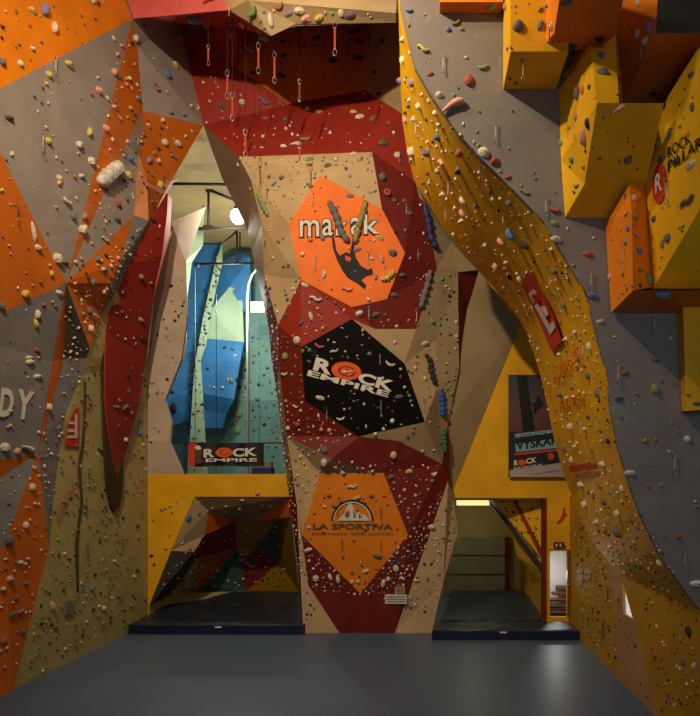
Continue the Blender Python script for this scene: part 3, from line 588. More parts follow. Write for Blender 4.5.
def ptext(s, p0, p1, p2, m, bold=0):
    n = len(C.objects)
    cu = bpy.data.curves.new('t', 'FONT'); cu.body = s; cu.offset = bold; cu.resolution_u = 3
    to = bpy.data.objects.new('t', cu); C.objects.link(to); bpy.context.view_layer.update()
    me = bpy.data.meshes.new_from_object(to.evaluated_get(bpy.context.evaluated_depsgraph_get())); bpy.data.objects.remove(to)
    xs = [v.co.x for v in me.vertices]; ys = [v.co.y for v in me.vertices]; x0, x1, y0, y1 = min(xs), max(xs), min(ys), max(ys)
    for v in me.vertices:
        u = (v.co.x-x0)/(x1-x0); w = (v.co.y-y0)/(y1-y0)
        v.co = P(p0[0]+(p1[0]-p0[0])*u+(p2[0]-p0[0])*w, p0[1]+(p1[1]-p0[1])*u+(p2[1]-p0[1])*w, PY_-.02)
    me.materials.clear(); me.materials.append(m); return link('lettering', me, po)
ptext('KOMPLETNI SERVIS', (515.5,438), (566,431), (515.5,435), INKK); ptext('VYSKARI', (516,450.5), (560,444), (516,441.5), INKK, .03)
ptext('R', (514,466), (518,465.3), (514,460.5), INKW, .03); ptext('CK', (526,464), (536.5,462.5), (526,458.5), INKW, .03); ptext('EMPIRE', (514,469.3), (542,465.3), (514,467.6), INKW)
pquad('swirl', [p[0] for p in ring(522,462.5,4,2.8,1,16)], INKO, PY_-.012); pquad('emblem', [p[0] for p in ring(551,456.5,3.4,3.6,1,16)], INKR, PY_-.012)
ptext('www.rockempire.cz', (533,475), (560,471), (533,473.4), INKK)

# banner in the opening
bn = empty('banner', P(188.6, 466, 18.7)); tag(bn, 'black banner with white and orange lettering hung in the window opening', 'banner')
YN = 18.7
bv, bf = [], []
for i in range(21):                              # slightly rippled cloth
    x = 188.6+(263.9-188.6)*i/20; dy = .03*math.sin(i*1.1)
    for y in (443, 466.3+.4*math.sin(i*.5)): bv.append(P(x, y, YN+dy))
for i in range(20): bf.append((2*i, 2*i+1, 2*i+3, 2*i+2))
mesh_obj('cloth', bv, bf, mat('banner_black', '#14110F'), bn, True)
def nq(nm, pts, m, y=YN-.06): return mesh_obj(nm, [P(x, yy, y) for x, yy in pts], [tuple(range(len(pts)))], m, bn)
nq('orange_end', [(188.6,443.5),(197,443.5),(196,456),(195,466),(188.6,466)], INKR)
nq('climber_print', [(194,449),(199,447),(202,451),(201,458),(204,462),(198,464),(194,460),(195,455)], mat('print_brown', '#5A3A2A'), YN-.065)
nq('helmet_print', [(194.5,447.5),(197,445.5),(200,446),(201.5,449),(197,450)], INKW, YN-.07)
def ntext(s, p0, p1, p2, m, bold=0):
    o = ptext(s, p0, p1, p2, m, bold)
    for v in o.data.vertices:
        d = v.co-CAM; v.co = CAM+d*((YN-.075)/d.y)
    o.parent = bn; o.matrix_parent_inverse = bn.matrix_world.inverted(); return o
ntext('R', (203.5,457.5), (214.5,457), (203.5,449), INKW, .04); ntext('CK', (232.5,457), (257,456), (232.5,448.5), INKW, .04); ntext('EMPIRE', (205.5,462), (257,461.5), (205.5,458.5), INKW, .03)
nq('swirl_print', [p[0] for p in ring(224,452.5,8.5,5,1,24)], INKO, YN-.07)
for q in ring(224.3,452.5,4.6,2.6,.8,12,0,300): pass
nq('swirl_line', [p[0] for p in ring(224.3,452.5,4.6,2.6,.8,12,0,300)]+[p[3] for p in reversed(ring(224.3,452.5,4.6,2.6,.8,12,0,300))], INKK, YN-.078)

# ================================================================ MATS
MATM = mat('crash_mat', '#141C36', rough=.42, noise=.35, scale=2.5, bump=.5)
MATT = mat('crash_mat_top', '#282F39', rough=.38, noise=.35, scale=1.8, bump=.6, chalk=.25)
def crash(name, label, outline, z0, z1, wr, m_top, parts=True):
    """outline: floor polygon (x,y) ; top is a wrinkled sheet"""
    root = empty(name, Vector((outline[0][0], outline[0][1], z0))); tag(root, label, 'crash mat')
    bm = bmesh.new(); vs = [bm.verts.new((x, y, z0)) for x, y in outline]; f = bm.faces.new(vs)
    r = bmesh.ops.extrude_face_region(bm, geom=[f]); tv = [v for v in r['geom'] if isinstance(v, bmesh.types.BMVert)]
    for v in tv: v.co.z = z1-.05
    bmesh.ops.recalc_face_normals(bm, faces=bm.faces[:])
    me = bpy.data.meshes.new('mat_body'); bm.to_mesh(me); bm.free(); me.materials.append(MATM); link('mat_body', me, root)
    bm = bmesh.new(); vs = [bm.verts.new((x, y, z1-.05)) for x, y in outline]; f = bm.faces.new(vs)
    bmesh.ops.triangulate(bm, faces=[f]); bmesh.ops.subdivide_edges(bm, edges=bm.edges[:], cuts=5, use_grid_fill=True)
    bmesh.ops.subdivide_edges(bm, edges=bm.edges[:], cuts=2, use_grid_fill=True)
    from mathutils import noise
    bd = {v for v in bm.verts if v.is_boundary}
    for v in bm.verts:
        if v in bd: continue
        n = noise.fractal(Vector((v.co.x*wr, v.co.y*wr*.8, z1)), .9, 2.1, 4)
        v.co.z = z1-.01+.05*n
    for f in bm.faces: f.smooth = True
    me = bpy.data.meshes.new('mat_cover'); bm.to_mesh(me); bm.free(); me.materials.append(m_top); link('mat_cover', me, root)
    return root
def fx(px, Y): return (px-CX)/F*Y
lm = crash('crash_mat', 'wide dark navy crash mat filling the left cave mouth', [(fx(130,17.05)-.05,17.05),(fx(302,16.98),16.98),(fx(302,16.98)+.15,17.6),(fx(299,22.3),22.3),(fx(180,22.3),22.3),(fx(150,18.5),18.5)], .005, .31, 1.2, MATT)
box('label_patch', (fx(215,16.96), 16.955, .2), (fx(221.5,16.96), 16.975, .245), INKW, lm)
rm = crash('crash_mat', 'flat navy crash mat in front of the right recess', [(fx(432,16.35),16.4),(fx(580,16.35),16.4),(fx(577,16.7),16.8),(fx(570,17.4),17.5),(fx(440,17.4),17.5)], .005, .3, 1.8, MATT)
rm2 = crash('crash_mat', 'bulky dark crash mat lying inside right recess', [(fx(441,17.55),17.55),(fx(540,17.55),17.55),(fx(540,17.9),17.9),(fx(530,22.4),22.4),(fx(452,22.4),22.4)], .005, .34, 1.3, MATT)
# rumpled cover at the right end
box('label_patch', (fx(500,16.35), 16.375, .2), (fx(507,16.35), 16.395, .24), INKW, rm)

# ================================================================ HOLDS
def hold_mesh(kind, seed=0, lo=False):
    r = random.Random(seed*31+7); bm = bmesh.new()
    if kind in ('rounded', 'jug', 'flat', 'tall', 'chunky'):
        bmesh.ops.create_icosphere(bm, subdivisions=1 if lo else 3, radius=1)
        ax = [Vector((r.uniform(-1, 1), r.uniform(-1, 1), r.uniform(-1, 1))).normalized() for _ in range(5)]
        am = [r.uniform(-.13, .13) for _ in range(5)]
        sx, sy_, sz = {'rounded': (1, .9, .75), 'jug': (1.1, .85, .9), 'flat': (1.25, .6, .5), 'tall': (.62, 1.2, .7), 'chunky': (1, 1, .8)}[kind]
        for v in bm.verts:
            c = v.co.copy(); k = 1+sum(a_*math.sin(3*c.dot(x)+i) for i, (x, a_) in enumerate(zip(ax, am)))
            if kind == 'chunky': 
                c = Vector([round(x*2.2)/2.2*.6+x*.4 for x in c])
            v.co = Vector((c.x*k*sx, c.y*k*sy_, c.z*k*sz))
            if kind == 'jug' and c.y > .15 and c.z > .1: v.co.z -= .45*math.sin(min(1, (c.y-.15)*1.6)*math.pi)*max(0, 1-abs(c.x)*.9); 
            if kind == 'jug' and c.y < .2 and c.z > .5: v.co.y += .25
            if kind == 'flat' and c.y > 0: v.co.z *= 1.25
            if v.co.z < 0: v.co.z *= .1
    elif kind in ('horn', 'crescent', 'wavy'):
        n = 11; pts, rad = [], []
        for i in range(n):
            t = i/(n-1)
            if kind == 'horn': pts.append((-1.2+2.4*t, .35*math.sin(t*2.4), .3)); rad.append(.12+.36*t if t < .9 else .3)
            elif kind == 'crescent': a = math.pi*(1.1+.85*t); pts.append((math.cos(a), math.sin(a)*.8+.4, .25)); rad.append(.14+.2*math.sin(t*math.pi))
            else: pts.append((-1.2+2.4*t, .25*math.sin(t*7), .25)); rad.append(.2+.12*math.sin(t*math.pi))
        me = tube_mesh('h', pts, rad, 8); bm.from_mesh(me); bpy.data.meshes.remove(me)
    elif kind == 'ring':
        n, k = 20, 8; g = [[bm.verts.new(((1-.38+.38*math.cos(b*2*math.pi/k))*math.cos(a*2*math.pi/n), (1-.38+.38*math.cos(b*2*math.pi/k))*math.sin(a*2*math.pi/n), .3+.38*math.sin(b*2*math.pi/k))) for b in range(k)] for a in range(n)]
        for a in range(n):
            for b in range(k): bm.faces.new((g[a][b], g[(a+1) % n][b], g[(a+1) % n][(b+1) % k], g[a][(b+1) % k]))
    me = bpy.data.meshes.new('climbing_hold'); bmesh.ops.recalc_face_normals(bm, faces=bm.faces[:])
    for f in bm.faces: f.smooth = kind != 'chunky'
    bm.to_mesh(me); bm.free(); me.materials.append(hm('w')); return me
KINDS = {}
for k, n in (('rounded', 3), ('jug', 3), ('flat', 2), ('tall', 2), ('chunky', 2), ('horn', 1), ('crescent', 1), ('wavy', 1), ('ring', 1)):
    KINDS[k] = [hold_mesh(k, i+1) for i in range(n)]
bm = bmesh.new(); bmesh.ops.create_cone(bm, cap_ends=True, segments=6, radius1=.16, radius2=.13, depth=.14)
BOLT = bpy.data.meshes.new('bolt'); bm.to_mesh(BOLT); bm.free(); BOLT.materials.append(DARKM)
SH = {'o': 'rounded', 'j': 'jug', 'f': 'flat', 't': 'tall', 'c': 'chunky', 'h': 'horn', 'm': 'crescent', 's': 'wavy', 'i': 'ring'}
HOLDS = []
def tile(ox, oy, data, sc=3.889):
    for e in data.replace('\n', ' ').split():
        q = e.split(','); u, v, r = float(q[0]), float(q[1]), float(q[2]); c = q[3]; k = q[4] if len(q) > 4 else None
        HOLDS.append((ox+u/sc, oy+v/sc, r/sc, c, k))
tile(0,0,'''62,45,8,g 126,42,16,y,f 172,36,22,v,t 155,62,7,y 360,6,10,w,i 210,108,17,w,t 158,162,7,b 315,62,6,r 8,105,9,k 5,148,7,k 123,188,10,w 8,243,15,g 78,248,13,w 117,233,6,r
267,250,19,y,f 190,290,14,y,o 440,150,10,w,c 472,177,10,p 383,352,14,p,j 415,380,9,w 525,150,13,w,c 512,168,8,k 130,373,8,b,c 160,398,7,g 36,458,18,g,f 441,280,13,p,c 464,300,11,g,j 500,305,9,w 536,380,11,b,t
345,513,14,y,t 186,548,14,y,o 44,598,11,w,j 305,563,14,w,c 410,500,13,p,j 420,450,8,w 436,543,9,w 493,550,8,w 354,627,15,w,c 317,686,14,w,f 520,437,10,g 515,465,9,g,t 505,617,12,b,j 547,552,12,y,f 555,520,9,v 497,680,14,y,c 230,692,12,w
577,490,12,p,f 632,467,10,w 640,553,12,w,c 597,595,9,t 577,622,13,v,t 615,625,11,w 664,602,8,t 690,557,12,w,j''')
tile(130,0,'''255,65,24,b,h 292,95,11,n,t 397,92,15,b,f 435,95,13,w,t 393,130,17,r,c 175,253,14,y,f 143,290,14,b,c 107,347,10,r,o 142,355,8,y,t 157,437,11,v 208,445,10,v 235,412,8,w 262,418,11,w,j
480,48,28,n,s 548,82,20,w,t 580,20,18,r,m 620,52,14,v,f 658,42,20,w,f 690,75,14,p,f 310,8,22,r,h 475,130,12,n 518,150,18,w,f 502,122,12,n,f 430,195,10,n 465,195,14,w,s 595,218,11,k 592,162,10,k 480,283,12,k,f 590,295,15,k,f
438,397,12,w,j 520,395,18,b,s 585,402,11,r,f 365,417,8,b 527,462,17,r,m 690,425,10,w 605,467,11,g 607,503,10,w 632,525,10,w,c 517,533,9,w 487,577,9,g 597,570,12,w,f 645,567,18,w,h 592,625,11,w,f 628,625,10,w,f 421,640,10,w,t''')
tile(270,0,'''138,72,18,p,f 190,70,18,y,f 278,50,13,w,c 312,58,20,g,f 345,225,16,k,f 245,238,15,k,f 350,160,14,k,f 312,128,12,k,f 340,120,14,k,f 185,148,15,k,f 408,280,13,k,f 425,365,13,k,f 438,158,12,k,f 465,318,12,t
193,437,13,t,f 137,545,18,t,s 217,503,9,v,i 235,517,9,w 325,437,13,y,f 352,455,16,w,f 404,460,15,g,f 464,483,11,g,f 482,518,9,w 440,558,18,g,f 388,525,9,t,f 497,605,13,w,c 505,628,11,g,f 155,620,13,n,f 225,645,13,g,f 258,622,11,w,f 325,600,12,w,f 155,660,12,p,f 437,690,16,g,c
540,40,14,b,m 540,98,9,o,c 595,192,20,y,s 625,288,12,r,f 660,370,14,w,j 520,235,13,w,c 520,155,12,w,j 545,205,8,w 493,170,10,v 508,313,14,v,o 527,315,10,y,t 555,320,15,v,c 593,367,9,w 620,393,11,w,c 545,390,11,w,j 582,412,14,w,c 645,438,12,w,c 562,462,12,w,j
530,465,13,p,c 610,465,9,k,t 660,485,9,w 655,530,13,b,j 555,590,19,w,c 615,590,16,v,j 550,620,10,w 663,630,14,p,f 652,662,10,w,c''')
tile(400,0,'''215,88,17,t,m 240,115,11,t,o 187,118,12,b,f 322,260,19,n,m 268,315,20,r,c 210,370,8,n 207,425,38,p,h 437,430,9,g,i 300,512,8,n 330,596,23,w,j 305,567,8,n 368,630,18,r,j 388,668,9,n,f 416,688,13,r,m 233,590,17,r,o 228,662,17,k,f 160,630,14,p,f
354,28,17,n,f 412,25,15,t,t 460,105,24,g,o 545,40,11,g 570,25,12,b,t 547,100,18,g,t 648,12,20,g,f 590,105,14,w,t 660,175,24,k,f 420,190,8,b 427,305,12,g,f 452,320,10,g 475,235,12,t 647,290,20,t,f 682,283,10,o,t 692,365,22,g,t 686,455,15,t,t 628,553,13,n,t 668,617,13,n,c''')
tile(520,0,'''310,148,19,k,f 318,217,16,b,t 326,283,22,g,f 245,352,15,o,t 272,337,12,b,f 250,535,24,p,t 265,480,18,k,t 462,10,16,w,t 510,105,22,v,t 460,130,16,w,c 492,160,17,w,j 475,205,9,b 520,362,13,k 562,410,12,k 380,430,24,p,h 420,622,17,g,o
668,290,16,g,f 672,415,17,g,t 638,458,6,n 624,492,8,n 585,520,18,g,t 540,560,14,t,t 557,615,22,g,f 535,685,14,b,o 617,625,14,k,c 668,640,24,w,f 248,650,9,r''')
tile(520,160,'''220,97,14,n,m 210,124,10,g,t 17,126,15,n,s 133,192,20,r,m 135,248,15,n,f 140,310,20,w,f 268,368,18,r,f 207,409,8,n,f 282,530,20,b,f 314,628,13,w,f 350,455,13,p,t 445,150,13,p,c 410,140,11,g 415,207,14,p,m 448,222,18,n,m 422,267,12,b,t 457,290,18,p,m 413,317,13,n,c
463,353,16,b,o 465,430,12,t,o 497,465,19,n,t 418,497,10,n 465,488,9,k,f 400,522,6,k 383,537,6,k 523,228,14,g,o 577,305,16,g,c 557,328,14,t,t 633,262,6,k 626,186,7,o 655,160,30,g,s 560,520,28,b,f 552,378,6,n 545,418,7,o''')
tile(520,320,'''408,207,14,r,f 525,270,18,n,c 532,155,14,g,f 382,305,17,g,f 485,470,11,n,f 527,467,9,r 652,462,13,w,c 430,595,18,w,f 548,642,11,n,f 497,647,9,r 690,325,14,g,f 652,290,11,t 346,470,13,k,o
182,75,13,w,j 217,48,12,w,t 273,102,15,w,t 285,65,8,w 268,215,14,g,c 222,177,10,w 210,300,14,w,f 160,288,15,g,j 305,285,16,g,t 155,133,9,w 268,375,12,g,c 200,415,14,w,c 255,423,10,w 320,470,9,w 280,505,9,g 217,490,10,w 172,500,12,g,t 325,560,19,w,f 205,545,14,w,t 240,640,14,w,c 400,655,13,w,t''')
tile(520,480,'''690,403,22,q,f 615,220,11,r,f 685,102,9,n 245,20,16,w,f 330,82,15,g,c 255,95,14,w,c 400,85,12,w,f 383,130,14,w,c 435,155,13,g,t 303,165,14,w,j 387,200,22,g,t 335,197,12,r,f 488,290,13,g,f 545,320,13,w,t 353,257,14,w,s 248,180,11,g,t 525,355,14,v,s''')
tile(540,560,'''655,310,22,k,c 617,345,16,t,t 512,290,12,p,t 505,415,16,r,c 545,375,11,p 630,440,18,g,t 675,465,15,w,t 600,465,10,w 645,543,10,w 495,188,10,p''', 4.375)
tile(400,160,'''245,155,14,w,t 297,178,14,b,f 355,118,16,t,s 337,82,9,w 215,185,9,w 245,205,15,p,t 240,237,16,w,f 303,237,8,r 425,165,13,g,c 503,203,8,w,t 385,195,10,k 435,287,20,b,t 488,325,20,k,t 395,315,14,p,t 590,347,13,w,f 333,328,10,w
415,397,15,w,f 375,412,13,p,c 412,420,12,r,c 432,455,12,k,t 470,460,13,w,c 652,447,9,w 603,430,13,g,c 638,560,15,g,t 523,567,12,w,f 572,575,15,w,t 590,650,14,w,t 105,125,9,w 168,130,11,w,t 115,90,10,w,t 148,42,11,y,i 228,42,18,g,f 165,12,12,p''')
tile(270,160,'''15,95,10,b 45,70,12,g,f 155,20,12,g 155,100,13,t,s 160,238,10,p 157,310,11,p 205,303,12,v,t 127,368,10,w 212,445,14,w,t 300,503,17,p,s 340,348,14,v,f 312,140,13,v,f 435,385,15,p,t 430,303,14,y,f 480,362,16,g,j 412,457,12,v,f 515,448,13,g,f 485,525,14,g,f
383,542,10,w,f 350,597,15,w,j 410,602,15,g,f 448,602,9,g 178,540,20,w,s 160,610,15,w,t 122,632,11,b,o 138,488,13,w,f 205,655,10,p 527,275,11,g,f 543,207,13,g,f 485,160,11,g,f 520,160,11,g,f 455,128,15,r,i 35,318,10,g 12,382,10,w 615,590,9,n 630,628,12,n,t''')
tile(270,310,'''155,157,11,g,f 128,160,9,n 193,137,18,r,m 250,160,14,w,s 152,200,10,g,f 388,170,10,v,c 468,207,18,w,m 485,127,10,w,c 605,130,15,w,f 505,337,14,g,f 548,243,10,n,f 290,240,12,w,f 315,240,13,p,f 108,118,17,w,c 57,250,15,w,s 198,343,15,w,f 190,413,10,w
108,445,12,r,o 100,375,13,w,s 275,420,15,w,m 60,180,13,n,c 475,432,12,w,f 410,482,10,w,f 70,460,11,w 200,465,11,p,f 232,467,12,p,f 215,545,15,g,c 285,630,12,w,f 215,600,18,r,s 540,628,13,w,f 480,565,14,w,c 640,640,12,w,f''')
tile(270,460,'''213,10,15,w,c 470,67,14,g,f 545,45,11,p,f 637,57,12,w,f 320,103,15,w,s 230,137,10,r,f 345,145,10,y 305,208,13,r,t 395,140,11,g,f 247,180,11,g,t 422,375,16,g,f 150,350,15,w,f 373,432,13,w,f 320,475,11,w 343,472,11,y,f 180,460,13,w,c 235,455,13,w,t 265,465,14,w,t
442,480,15,w,t 460,462,12,w,t 490,422,13,w,c 515,460,12,w,t 570,468,12,w,t 630,262,14,w,j 605,300,10,g 545,243,10,g''')
tile(0,180,'''5,38,9,y 228,8,12,p,f 255,78,19,w,m 283,143,13,g,c 131,200,28,w,q 148,265,13,w,j 198,363,12,y,t 95,443,15,y,c 5,490,14,g,c 168,483,9,r 145,522,15,w,t 137,560,14,y,t 145,665,14,r,f 115,692,15,w,f 222,305,19,w,c 253,322,14,g,f 230,442,17,w,f 318,193,18,w,c 327,140,14,t,t
455,155,15,g,f 455,85,15,r,t 405,230,15,w,s 360,395,13,g,t 378,310,12,b,c 400,345,12,w,c 403,433,10,w 345,508,13,g,c 358,525,13,w,j 350,578,13,w,c 620,18,14,y,c 592,152,12,k,f 475,437,10,g 545,375,12,t,t 545,543,12,t 550,612,12,k,t''')
tile(0,360,'''115,10,18,w,f 147,65,17,w,f 35,200,11,p 37,255,9,p 17,340,18,w,c 98,348,24,w,h 65,355,13,p,c 97,643,13,w,c 122,495,14,w,c 135,422,13,w,f 187,183,13,w,c 482,188,17,g,h 485,310,10,w 540,280,13,b,t 453,183,10,g 498,122,11,g,f''')
tile(0,536,'''30,18,20,g,c 75,103,12,w,f 36,168,15,p,j 10,205,12,w,j 97,185,12,g,j 60,240,12,g 40,310,16,g,h 73,298,16,v,h 88,372,13,g,t 13,408,13,t,c 200,275,16,p,t 400,280,10,w,t 355,207,11,b,f''')
tile(130,360,'''425,207,16,n,c 420,275,14,n,c 400,208,12,t,f 395,80,12,n,c 452,105,10,b,i 172,185,18,k,t''')
tile(130,480,'''465,325,20,n,s 437,78,11,p,f 427,108,12,p,f 515,98,10,p 545,98,10,w,f 497,52,10,p 228,145,14,b,t''')

WORD = {'rounded': 'rounded', 'jug': 'scooped', 'flat': 'flat wide', 'tall': 'upright', 'chunky': 'angular', 'horn': 'curved horn', 'crescent': 'crescent', 'wavy': 'wavy', 'ring': 'ring-shaped'}
placed = []
occupied = []
HOLDS.sort(key=lambda h: -h[2])
INDIV = HOLDS[:300]; REST = HOLDS[300:]
PANEL_OF = {}
def frame(n, roll):
    up = Vector((0, 0, 1)); x = up.cross(n)
    if x.length < .05: x = Vector((1, 0, 0))
    x.normalize(); y = n.cross(x); M = Matrix((x, y, n)).transposed().to_4x4(); return M @ Matrix.Rotation(roll, 4, 'Z')
sizeword = lambda r: 'small' if r < 2.75 else ('medium' if r < 3.7 else 'large')
for px, py, r, c, k in INDIV:
    h = hit(px, py)
    if h is None: continue
    loc, n, (ph, ck) = h
    kind = 'tall' if k == 'q' else SH.get(k) or rnd.choice(['rounded', 'jug', 'rounded', 'chunky'])
    view = (CAM-loc).normalized(); Y = loc.y
    s = r*Y/F*(1.0)
    me = rnd.choice(KINDS[kind]); sc = Vector((s, s, s*(1.5 if 'arch' in ph else 1.45 if loc.x < -5.5 and loc.y < 18.3 else 1.1)))
    if k == 'q': sc = Vector((s*.55, s*1.1, s*.5))
    M = Matrix.Translation(loc) @ frame(n, rnd.uniform(-.45, .45)) @ Matrix.Diagonal(sc).to_4x4()
    o = bpy.data.objects.new('climbing_hold', me); C.objects.link(o); o.matrix_world = M
    o.material_slots[0].link = 'OBJECT'; o.material_slots[0].material = hm(c)
    occupied.append((px, py, r))
    if r > 3.2 and kind in ('rounded', 'jug', 'flat', 'tall', 'chunky'):
        b = bpy.data.objects.new('bolt', BOLT); C.objects.link(b); b.parent = o
        zt = {'rounded': .72, 'jug': .78, 'flat': .5, 'tall': .66, 'chunky': .74}[kind]
        b.matrix_local = Matrix.Translation((0, -.05, zt))
    placed.append([o, px, py, sizeword(r), HC[c][0], WORD[kind], ph])
cls = {}
for p in placed: cls.setdefault(tuple(p[3:]), []).append(p)
ORD = ['', 'second', 'third', 'fourth', 'fifth', 'sixth', 'seventh', 'eighth', 'ninth', 'tenth']
for key, L in cls.items():
    L.sort(key=lambda p: p[2]); n = len(L)
    for i, p in enumerate(L):
        base = f'{key[0]} {key[1]} {key[2]} hold on the {key[3]}'
        if n == 2: base += ', '+('upper' if i == 0 else 'lower')+' of two'
        elif n > 2: base += ', '+('highest' if i == 0 else 'lowest' if i == n-1 else ORD[i]+' highest')+f' of {n}'
        tag(p[0], base, 'climbing hold', 'climbing holds bolted to the walls')

# the countless smaller ones: one object
def poly_regions():
    # (px polygon, how many, colours)
    return [
    ([(0,0),(123,0),(132,18),(0,88)], 14, 'wgkr'), ([(0,95),(128,28),(66,275),(0,150)], 26, 'wgyrp'), ([(0,155),(14,180),(62,283),(0,305)], 14, 'wgyp'),
    ([(133,25),(142,110),(105,190),(68,282),(108,120)], 26, 'wgpwy'), ([(142,112),(200,127),(150,215),(133,214),(68,283),(105,190)], 55, 'wgptkr'), ([(134,22),(178,24),(202,123),(144,109)], 9, 'wgvb'),
    ([(70,284),(148,221),(115,293),(100,315),(91,345)], 60, 'wwgpkty'), ([(66,290),(89,347),(84,370),(60,447),(50,545),(38,452),(60,376)], 60, 'wwgpt'), ([(2,312),(62,287),(50,362),(36,450),(2,458)], 16, 'wgpr'),
    ([(0,480),(36,455),(48,545),(13,680),(0,670)], 55, 'wwgpt'),
    ([(82,378),(98,330),(104,420),(108,490),(115,515),(124,490),(146,370),(147,470),(146,600),(130,625),(18,685),(52,548),(55,500),(62,447)], 260, 'kgkbtrwn'),
    ([(108,330),(150,240),(162,220),(152,300),(140,400),(117,470)], 28, 'gtkw'),
    ([(240,158),(372,154),(381,207),(320,176),(290,224),(262,224)], 75, 'wgpnbtw'), ([(262,226),(289,226),(301,280),(279,322),(264,275)], 18, 'gwbt'),
    ([(320,178),(380,210),(403,253),(386,298),(352,305),(302,279),(291,225)], 26, 'wpgv'), ([(372,154),(415,182),(424,201),(436,268),(416,328),(376,328),(387,299),(405,253),(383,209)], 34, 'gwkp'),
    ([(301,281),(351,308),(301,346),(280,325)], 24, 'wpgwb'), ([(304,347),(352,320),(403,364),(424,421),(359,435),(306,400)], 50, 'wwgpr'), ([(279,330),(301,350),(304,401),(355,436),(333,458),(288,437)], 60, 'wwpgrn'),
    ([(405,363),(436,342),(441,460),(400,440)], 26, 'wgn'), ([(438,270),(457,272),(458,368),(443,460)], 46, 'gwnbk'), ([(290,440),(332,460),(440,466),(409,533),(384,474),(320,473),(303,532)], 75, 'wwpgn'),
    ([(321,475),(382,475),(406,535),(360,590),(304,536)], 34, 'wgrk'), ([(303,537),(358,594),(408,536),(446,484),(415,570),(395,600),(312,590)], 130, 'wwwgpb'), ([(296,505),(303,540),(312,590),(318,610),(305,625)], 16, 'gwk'), ([(448,484),(456,530),(442,582),(432,625),(402,610)], 50, 'wgbk'),
    ([(263,280),(278,330),(281,400),(290,460),(295,500),(304,590),(298,560),(288,495),(276,391),(266,310)], 120, 'wwwgp'),
    ([(205,128),(240,150),(372,150),(400,120),(365,93),(289,106),(238,70),(190,75)], 45, 'wgpwt'), ([(240,66),(272,38),(363,26),(363,88),(290,102)], 20, 'kg'), ([(232,12),(300,8),(394,16),(394,22),(272,33)], 14, 'pwnr'),
    ([(402,60),(415,75),(432,100),(508,188),(570,270),(592,330),(605,380),(610,415),(628,490),(600,530),(572,492),(553,435),(542,383),(520,317),(434,210),(411,170)], 330, 'wwwwpggtk'),
    ([(572,500),(600,470),(632,495),(690,603),(650,590),(618,575)], 90, 'wwpgkt'), ([(573,505),(608,566),(616,622),(618,672),(582,635)], 110, 'kgkpbt'), ([(610,570),(632,622),(655,705),(620,675)], 12, 'gk'), ([(636,590),(698,615),(698,710),(660,710)], 75, 'kgrtwk'),
    ([(402,5),(436,12),(505,95),(560,95),(565,215),(575,268),(540,218),(435,98)], 20, 'gnwp'), ([(590,220),(676,315),(680,400),(700,420),(700,590),(640,500),(612,400),(600,330)], 22, 'ngrw'),
    ([(502,2),(536,2),(536,88),(504,88)], 6, 'krg'), ([(562,100),(592,60),(616,60),(640,180),(585,182),(566,214)], 16, 'kgr'), ([(622,4),(655,5),(652,40),(622,95)], 6, 'gk'), ([(608,225),(643,190),(650,285),(612,305)], 8, 'kgn'), ([(660,110),(695,60),(698,205),(656,283)], 14, 'kgo'),
    ([(196,500),(288,500),(285,520),(208,515),(190,550),(176,548)], 16, 'pgw'), ([(155,600),(175,560),(205,535),(280,522),(290,585),(160,595)], 150, 'kgkwn'), ([(190,350),(200,350),(206,470),(188,470)], 40, 'kgyrt'), ([(216,255),(222,262),(204,345),(197,350)], 30, 'krygt'),
    ([(208,345),(244,345),(233,398),(203,395)], 10, 'wkg'), ([(236,345),(268,330),(284,430),(280,465),(225,430)], 60, 'nkbtg'), ([(170,300),(200,280),(195,380),(166,425)], 14, 'kn'), ([(150,300),(185,260),(183,360),(150,470)], 20, 'tk'), ([(150,500),(185,500),(152,590)], 10, 'gk'),
    ([(495,500),(540,500),(540,560)], 22, 'kgt'), ([(541,502),(545,502),(545,612),(541,612)], 30, 'wgk')]
def inside(x, y, poly):
    c = False; j = len(poly)-1
    for i in range(len(poly)):
        xi, yi = poly[i]; xj, yj = poly[j]
        if (yi > y) != (yj > y) and x < (xj-xi)*(y-yi)/(yj-yi)+xi: c = not c
        j = i
    return c
small = bmesh.new(); smats = []
LOW = [hold_mesh(k, i+40, True) for i, k in enumerate(('rounded', 'jug', 'flat', 'tall', 'rounded'))]
def add_small(px, py, r, c):
    h = hit(px, py)
    if h is None: return
    loc, n, _ = h; m = hm(c)
    if m not in smats: smats.append(m)
    s = r*loc.y/F
    M = Matrix.Translation(loc) @ frame(n, rnd.uniform(-3.1, 3.1)) @ Matrix.Diagonal((s, s, s*(1.8 if 'arch' in _[0] else 1.8 if loc.x < -5.5 and loc.y < 18.3 else 1.25), 1))
    k = len(small.verts); nf = len(small.faces); small.from_mesh(rnd.choice(LOW)); small.verts.ensure_lookup_table(); small.faces.ensure_lookup_table()
    for v in small.verts[k:]: v.co = M @ v.co
    mi = smats.index(m)
    for f in small.faces[nf:]: f.material_index = mi
for px, py, r, c, k in REST: add_small(px, py, r, c)
for poly, n, cols in poly_regions():
    xs = [p[0] for p in poly]; ys = [p[1] for p in poly]; done = 0; tries = 0
    while done < n and tries < n*40:
        tries += 1
        x, y = rnd.uniform(min(xs), max(xs)), rnd.uniform(min(ys), max(ys))
        if not inside(x, y, poly): continue
        r = rnd.choice([1.0, 1.3, 1.5, 1.8, 2.1])
        if any((x-a)**2+(y-b)**2 < (q+r+.4)**2 for a, b, q in occupied): continue
        occupied.append((x, y, r)); done += 1
        add_small(x, y, r, rnd.choice(cols))
me = bpy.data.meshes.new('climbing_holds'); small.to_mesh(me); small.free()
for m in smats: me.materials.append(m)
tag(link('climbing_holds', me), 'hundreds of tiny climbing holds scattered over all the walls', 'climbing hold', None, 'stuff')

